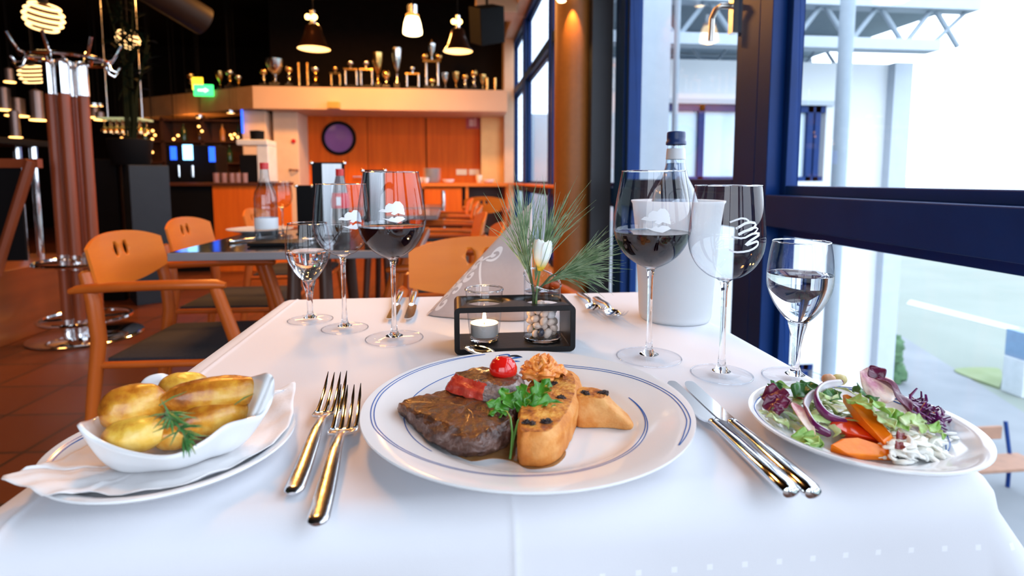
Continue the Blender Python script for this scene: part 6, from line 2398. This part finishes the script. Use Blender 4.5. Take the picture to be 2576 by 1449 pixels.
MB().box((.02, -.1, 0), (.14, .2, .40)).build('side_panel', mat('white_enamel', (0.8, 0.8, 0.78)), em_, smooth=False, bevel=.01)
MB().lathe([(0, .46), (.07, .46), (.075, .56), (0, .57)], 24).build('bean_hopper', BLACKM, em_)
for i, (x, r) in enumerate([(545, .03), (565, .028), (585, .03), (600, .03), (617, .026)]):
    p = PY(x, 462, 6.18)
    p.z = BTOP
    o = MB().lathe([(0, 0), (r, 0), (r * 1.1, .10), (r, .10), (r * .9, .01), (0, .008)], 20).build('tumbler', mat('dusky_pink_glass', (0.35, 0.18, 0.16), rough=.1, coat=.5), loc=p)
    tag(o, 'pinkish tumbler on the bar, ' + ['leftmost of the row', 'second from the left', 'in the middle of the row', 'second from the right', 'rightmost of the row'][i], 'glass', 'tumblers on the bar')
bs = MB().box((-.012, -.012, 0), (.012, .012, .34)).build('blue_light_strip', glow('deep_blue', (.02, .12, 1.0), 2.0), loc=PY(611, 335, 8.15), smooth=False)
tag(bs, 'vertical blue light strip on the edge of the bar end wall', 'light')

# ================================================================ EXIT SIGN, SIGNS, SOCKETS
p = PY(513, 240, 8.4)
ex_ = thing('exit_sign', 'glowing green emergency exit sign on the fascia with a yellow light behind', 'sign', p)
MB().box((-.13, -.02, -.01), (.13, .02, .15)).build('green_panel', glow('exit_green', (.05, 1.0, .22), 2.2), ex_, smooth=False, bevel=.005)
MB().box((-.17, .03, .08), (-.02, .05, .26)).build('yellow_light', glow('yellow_glow', (.9, .6, .03), 2.5), ex_, smooth=False, bevel=.03)
ar = MB()
ar.add([(-.07, -.0215, .055), (-.07, -.0215, .085), (.02, -.0215, .085), (.02, -.0215, .055)], [(0, 1, 2, 3)]).add([(.02, -.0215, .035), (.02, -.0215, .105), (.08, -.0215, .07)], [(0, 1, 2)])
ar.build('arrow', mat('white_arrow', (0.9, 1, 0.9), emit=(.7, 1, .75), es=2.0), ex_, smooth=False)
p = PY(1190, 308, YB - .056)
fs_ = thing('fire_sign', 'small red fire safety sign on the wood panelling', 'sign', p)
MB().box((-.11, -.004, -.10), (.11, .004, .10)).build('panel', mat('dull_red_sign', (0.45, 0.03, 0.03), rough=.4), fs_, smooth=False)
MB().box((-.06, -.006, -.06), (.01, -.004, .05)).box((.02, -.006, -.06), (.05, -.006 + .002, .07)).build('pictogram', mat('pale_pictogram', (0.8, 0.5, 0.45), rough=.5), fs_, smooth=False)
for x, lb in ((1161, 'left'), (1193, 'right')):
    p = PY(x, 433, YB - .056)
    so = MB().box((-.085, -.006, -.045), (.085, .004, .045)).build('socket_panel', mat('cream_plastic', (0.85, 0.75, 0.6), rough=.3), loc=p, smooth=False, bevel=.003)
    tag(so, 'cream double socket plate on the wood panelling above the buffet, the %s one' % lb, 'socket', 'socket plates above the buffet')
p = PY(1225, 62, 6.5)
sp_ = thing('loudspeaker', 'black tilted loudspeaker hung under the beam at the top centre', 'loudspeaker', p)
o = MB().box((-.16, -.13, -.2), (.16, .13, .2)).build('cabinet', BLACKM, sp_, smooth=False, bevel=.01)
o.rotation_euler = (math.radians(20), math.radians(-14), math.radians(25))
MB().tube([(0, 0, .15), (0, 0, HC - p.z)], .015, 8).build('bracket', BLACKM, sp_)
p = PY(840, 268, 7.93)
wl_ = MB().box((-.08, -.05, -.03), (.08, .05, .06)).build('wall_lamp', mat('brass_box', (0.8, 0.5, 0.12), rough=.3, metal=.6), loc=p, smooth=False, bevel=.005)
tag(wl_, 'small brass-coloured lamp box on the lower edge of the fascia above the door', 'lamp')
# duct
dk = MB().tube([PY(330, -60, 5.2), PY(448, 12, 5.2) + Vector((0, .5, 0))], .14, 32)
tag(dk.build('ventilation_duct', mat('dark_duct', (0.02, 0.012, 0.010), rough=.5, metal=.3)), 'dark round ventilation duct under the ceiling', 'duct')
struct(MB().box((.30, 6.9, 3.02), (.80, 7.3, HC)).build('trim_7', BEIGE, smooth=False, bevel=.01))
# door-side wall fittings on the pale pillar
p = PY(738, 355, 8.28)
tag(MB().lathe([(0, 0), (.03, 0), (.03, .02), (0, .02)], 16, mx=Matrix.Rotation(PI / 2, 4, 'X')).build('alarm_button', mat('red_cap', (0.6, 0.02, 0.02)), loc=p + Vector((0, .02, 0))), 'small red alarm button on the pale pillar', 'button')
p = PY(738, 428, 8.26)
tag(MB().tube([(-.06, 0, .01), (0, -.05, 0), (.06, 0, 0)], .012, 8).build('wall_hook', POLEWOOD, loc=p + Vector((0, .03, 0))), 'dark hook rail on the pale pillar', 'hook')

# ================================================================ BUFFET
bf = thing('buffet_counter', 'orange wood buffet counter with open front below the sockets', 'counter', (.1, 7.9, 0))
fx0, fx1 = PY(1060, 470, 7.6).x - .1, .66
MB().box((fx0, -.35, .88), (fx1, .3, .93)).build('worktop', PLY, bf, smooth=False, bevel=.005)
MB().box((fx0, .2, 0), (fx1, .3, .88)).build('back', mat('dark_brown_wood', (0.06, 0.022, 0.012)), bf, smooth=False)
MB().box((fx0, -.33, .40), (fx0 + .55, .2, .86)).build('drawer_block', DOORWOOD, bf, smooth=False, bevel=.004)
for x in (fx0, fx0 + .6, fx1 - .04):
    MB().box((x, -.33, 0), (x + .04, .2, .88)).build('side_panel', PLY, bf, smooth=False)
p = PY(1087, 0, 7.75)
stx = PY(1087, 470, 7.75)
for i in range(16):
    o = MB().lathe([(0, 0), (.07, 0), (.125, .010), (.128, .012), (.07, .006), (0, .005)], 28).build('stacked_plate', CHINA, loc=(stx.x, 7.75, .9305 + i * .0125))
    tag(o, 'topmost white plate of the tall stack on the buffet' if i == 15 else 'lowest white plate of the tall stack on the buffet' if i == 0 else 'white plate inside the tall stack on the buffet counter', 'plate', 'white plates stacked on the buffet')
for i, (x, y, lb, kind) in enumerate([(1072, 7.62, 'white cup in front of the plate stack on the buffet', 'cup'), (1060, 7.66, 'white cup left of the plate stack on the buffet', 'cup'), (1128, 7.7, 'flat white bowl right of the plate stack', 'bowl'), (1228, 7.7, 'white bowl at the right end of the buffet', 'bowl'), (1205, 7.72, 'cream jar beside the white bowl on the buffet', 'jar')]):
    q = PY(x, 470, y)
    r, h = {'cup': (.045, .075), 'bowl': (.085, .05), 'jar': (.045, .11)}[kind]
    o = MB().lathe([(0, 0), (r * .6, 0), (r * .9, h * .4), (r, h), (r * .95, h), (r * .8, h * .3), (0, .01)], 24).build(kind, CHINA if kind != 'jar' else mat('cream_plastic', (0.85, 0.75, 0.6)), loc=(q.x, y, .9305))
    tag(o, lb, kind)
ps = MB().tube([(0, 0, 0), (0, 0, PY(1115, 480, 5.6).z)], .02, 14).lathe([(0, 0), (.14, 0), (.14, .01), (.02, .015), (0, .015)], 24)
tag(ps.build('barrier_post', CHROME, loc=(PY(1115, 500, 5.6).x, 5.6, 0)), 'slim chrome post standing in front of the buffet', 'post')

# ================================================================ TROPHIES
SHZ = zf1 + .0005


def trophy(px, top, kind, lb, mm=GOLD, Y=8.18, wpx=None, zbase=SHZ, cat='trophy'):
    p = PY(px, 200, Y)
    h = PY(px, top, Y).z - zbase
    t = thing('trophy', lb, cat, (p.x, Y, zbase), group='trophies on the fascia shelf')
    k = Y / FP
    if kind == 'cup':
        r = (wpx or 22) * k
        MB().box((-r * .5, -r * .5, 0), (r * .5, r * .5, h * .18)).build('base', MARBLE, t, smooth=False, bevel=.004)
        MB().lathe([(r * .35, h * .18), (r * .3, h * .22), (r * .10, h * .30), (r * .10, h * .36), (r * .22, h * .40), (r * .10, h * .44), (r * .5, h * .55), (r * .85, h * .75), (r, h), (r * .95, h), (r * .7, h * .75), (0, h * .55)], 28).build('cup', mm, t)
    elif kind == 'ball':
        r = (wpx or 9) * k
        MB().box((-r * .9, -r * .9, 0), (r * .9, r * .9, h * .2)).build('base', MARBLE, t, smooth=False, bevel=.004)
        MB().lathe([(r * .7, h * .2), (r * .3, h * .3), (r * .25, h * .45), (r * .6, h * .5), (r * .3, h * .56), (r * .3, h * .7)], 20).build('stem', SILVER if mm is GOLD else GOLD, t)
        MB().ball((0, 0, h - r), r, 18, 12).build('ball', mm, t)
    elif kind == 'columns':
        r = (wpx or 14) * k
        MB().box((-r * 1.3, -.05, 0), (r * 1.3, .05, h * .14)).build('base', MARBLE, t, smooth=False, bevel=.004)
        for s in (-1, 1):
            MB().tube([(s * r, 0, h * .14), (s * r, 0, h * .62)], .016, 12).build('pillar', mm, t)
        MB().box((-r * 1.25, -.04, h * .62), (r * 1.25, .04, h * .68)).build('crossbar', GOLD, t, smooth=False)
        MB().ball((0, 0, h * .88), h * .11, 16, 10).build('ball', mm, t)
        MB().tube([(0, 0, h * .68), (0, 0, h * .8)], .012, 8).build('stem', mm, t)
    elif kind == 'twin':
        r = (wpx or 10) * k
        MB().box((-r * 1.6, -.05, 0), (r * 1.6, .05, h * .10)).build('base', MARBLE, t, smooth=False, bevel=.004)
        for s in (-1, 1):
            MB().tube([(s * r, 0, h * .10), (s * r, 0, h)], .020, 12).build('pillar', mm, t)
    elif kind == 'grand':
        r = (wpx or 15) * k
        MB().box((-r * 1.4, -.06, 0), (r * 1.4, .06, h * .10)).build('base', MARBLE, t, smooth=False, bevel=.004)
        for s in (-1, 1):
            MB().tube([(s * r, 0, h * .10), (s * r, 0, h * .55)], .018, 12).build('pillar', SILVER, t)
            MB().ball((s * r * 1.2, 0, h * .68), h * .075, 14, 10).build('side_ball', GOLD, t)
        MB().box((-r * 1.5, -.05, h * .55), (r * 1.5, .05, h * .60)).build('crossbar', GOLD, t, smooth=False)
        MB().lathe([(.012, h * .60), (.012, h * .68), (.05, h * .80), (.06, h * .92), (.05, h * .94), (0, h * .82)], 24).build('cup', SILVER, t)
        MB().ball((0, 0, h * .20), h * .07, 14, 10).build('ball', GOLD, t)
        MB().tube([(0, 0, h * .10), (0, 0, h * .16)], .012, 8).tube([(0, 0, h * .9), (0, 0, h)], .008, 8).build('stem', GOLD, t)
    return t


for a in [(664, 170, 'ball', 'small ball trophy at the left end of the straight fascia', GOLD), (693, 150, 'cup', 'wide silver cup trophy, second from the left end of the straight fascia', SILVER, 8.18, 23),
          (728, 164, 'ball', 'gold ball trophy just right of the wide silver cup', GOLD), (763, 158, 'twin', 'trophy of two gold pillars under the left bell lamp', GOLD),
          (794, 163, 'ball', 'silver-topped trophy right of the two gold pillars', SILVER), (844, 164, 'columns', 'gate-shaped gold trophy with two thin columns', GOLD, 8.18, 10),
          (883, 148, 'columns', 'two-column silver trophy with a ball top, the left of a pair', SILVER, 8.18, 13), (922, 148, 'columns', 'two-column silver trophy with a ball top, the right of a pair', SILVER, 8.18, 13),
          (951, 134, 'cup', 'tall gold and silver cup trophy on a slim pedestal', GOLD, 8.18, 15), (972, 176, 'ball', 'gold disc trophy low beside the slim pedestal cup', GOLD, 8.10, 10),
          (999, 122, 'cup', 'tall cone-shaped cup trophy left of the milk-glass lamp', SILVER, 8.18, 14), (1038, 164, 'columns', 'low trophy of two silver columns with a large gold ball', SILVER, 8.18, 14),
          (1087, 100, 'grand', 'tallest trophy with columns, side balls and a cup, below the right bell lamp', GOLD, 8.18, 14), (1120, 184, 'cup', 'small dim cup trophy right of the tallest one', SILVER, 8.18, 9),
          (1147, 182, 'cup', 'small dim gold cup trophy, second right of the tallest one', GOLD, 8.18, 9), (1170, 184, 'ball', 'small gold ball trophy near the right end of the fascia', GOLD, 8.18, 8),
          (1192, 174, 'ball', 'taller gold ball trophy near the right end of the fascia', GOLD, 8.18, 9), (1214, 188, 'cup', 'tiny cup trophy second from the right end of the fascia', GOLD, 8.18, 8),
          (1235, 196, 'twin', 'low red and gold trophy at the right end of the fascia', GOLD, 8.18, 10), (480, 178, 'ball', 'gold trophy behind the green exit sign', GOLD, 8.85, 10),
          (553, 180, 'cup', 'dim cup trophy on the receding fascia, left one', GOLD, 8.5, 10), (578, 170, 'ball', 'ball trophy on the receding fascia, middle one', SILVER, 8.45, 10), (600, 185, 'ball', 'small bright ball trophy on the receding fascia, right one', SILVER, 8.4, 8)]:
    trophy(*a[:3], a[3], a[4], *(a[5:]))
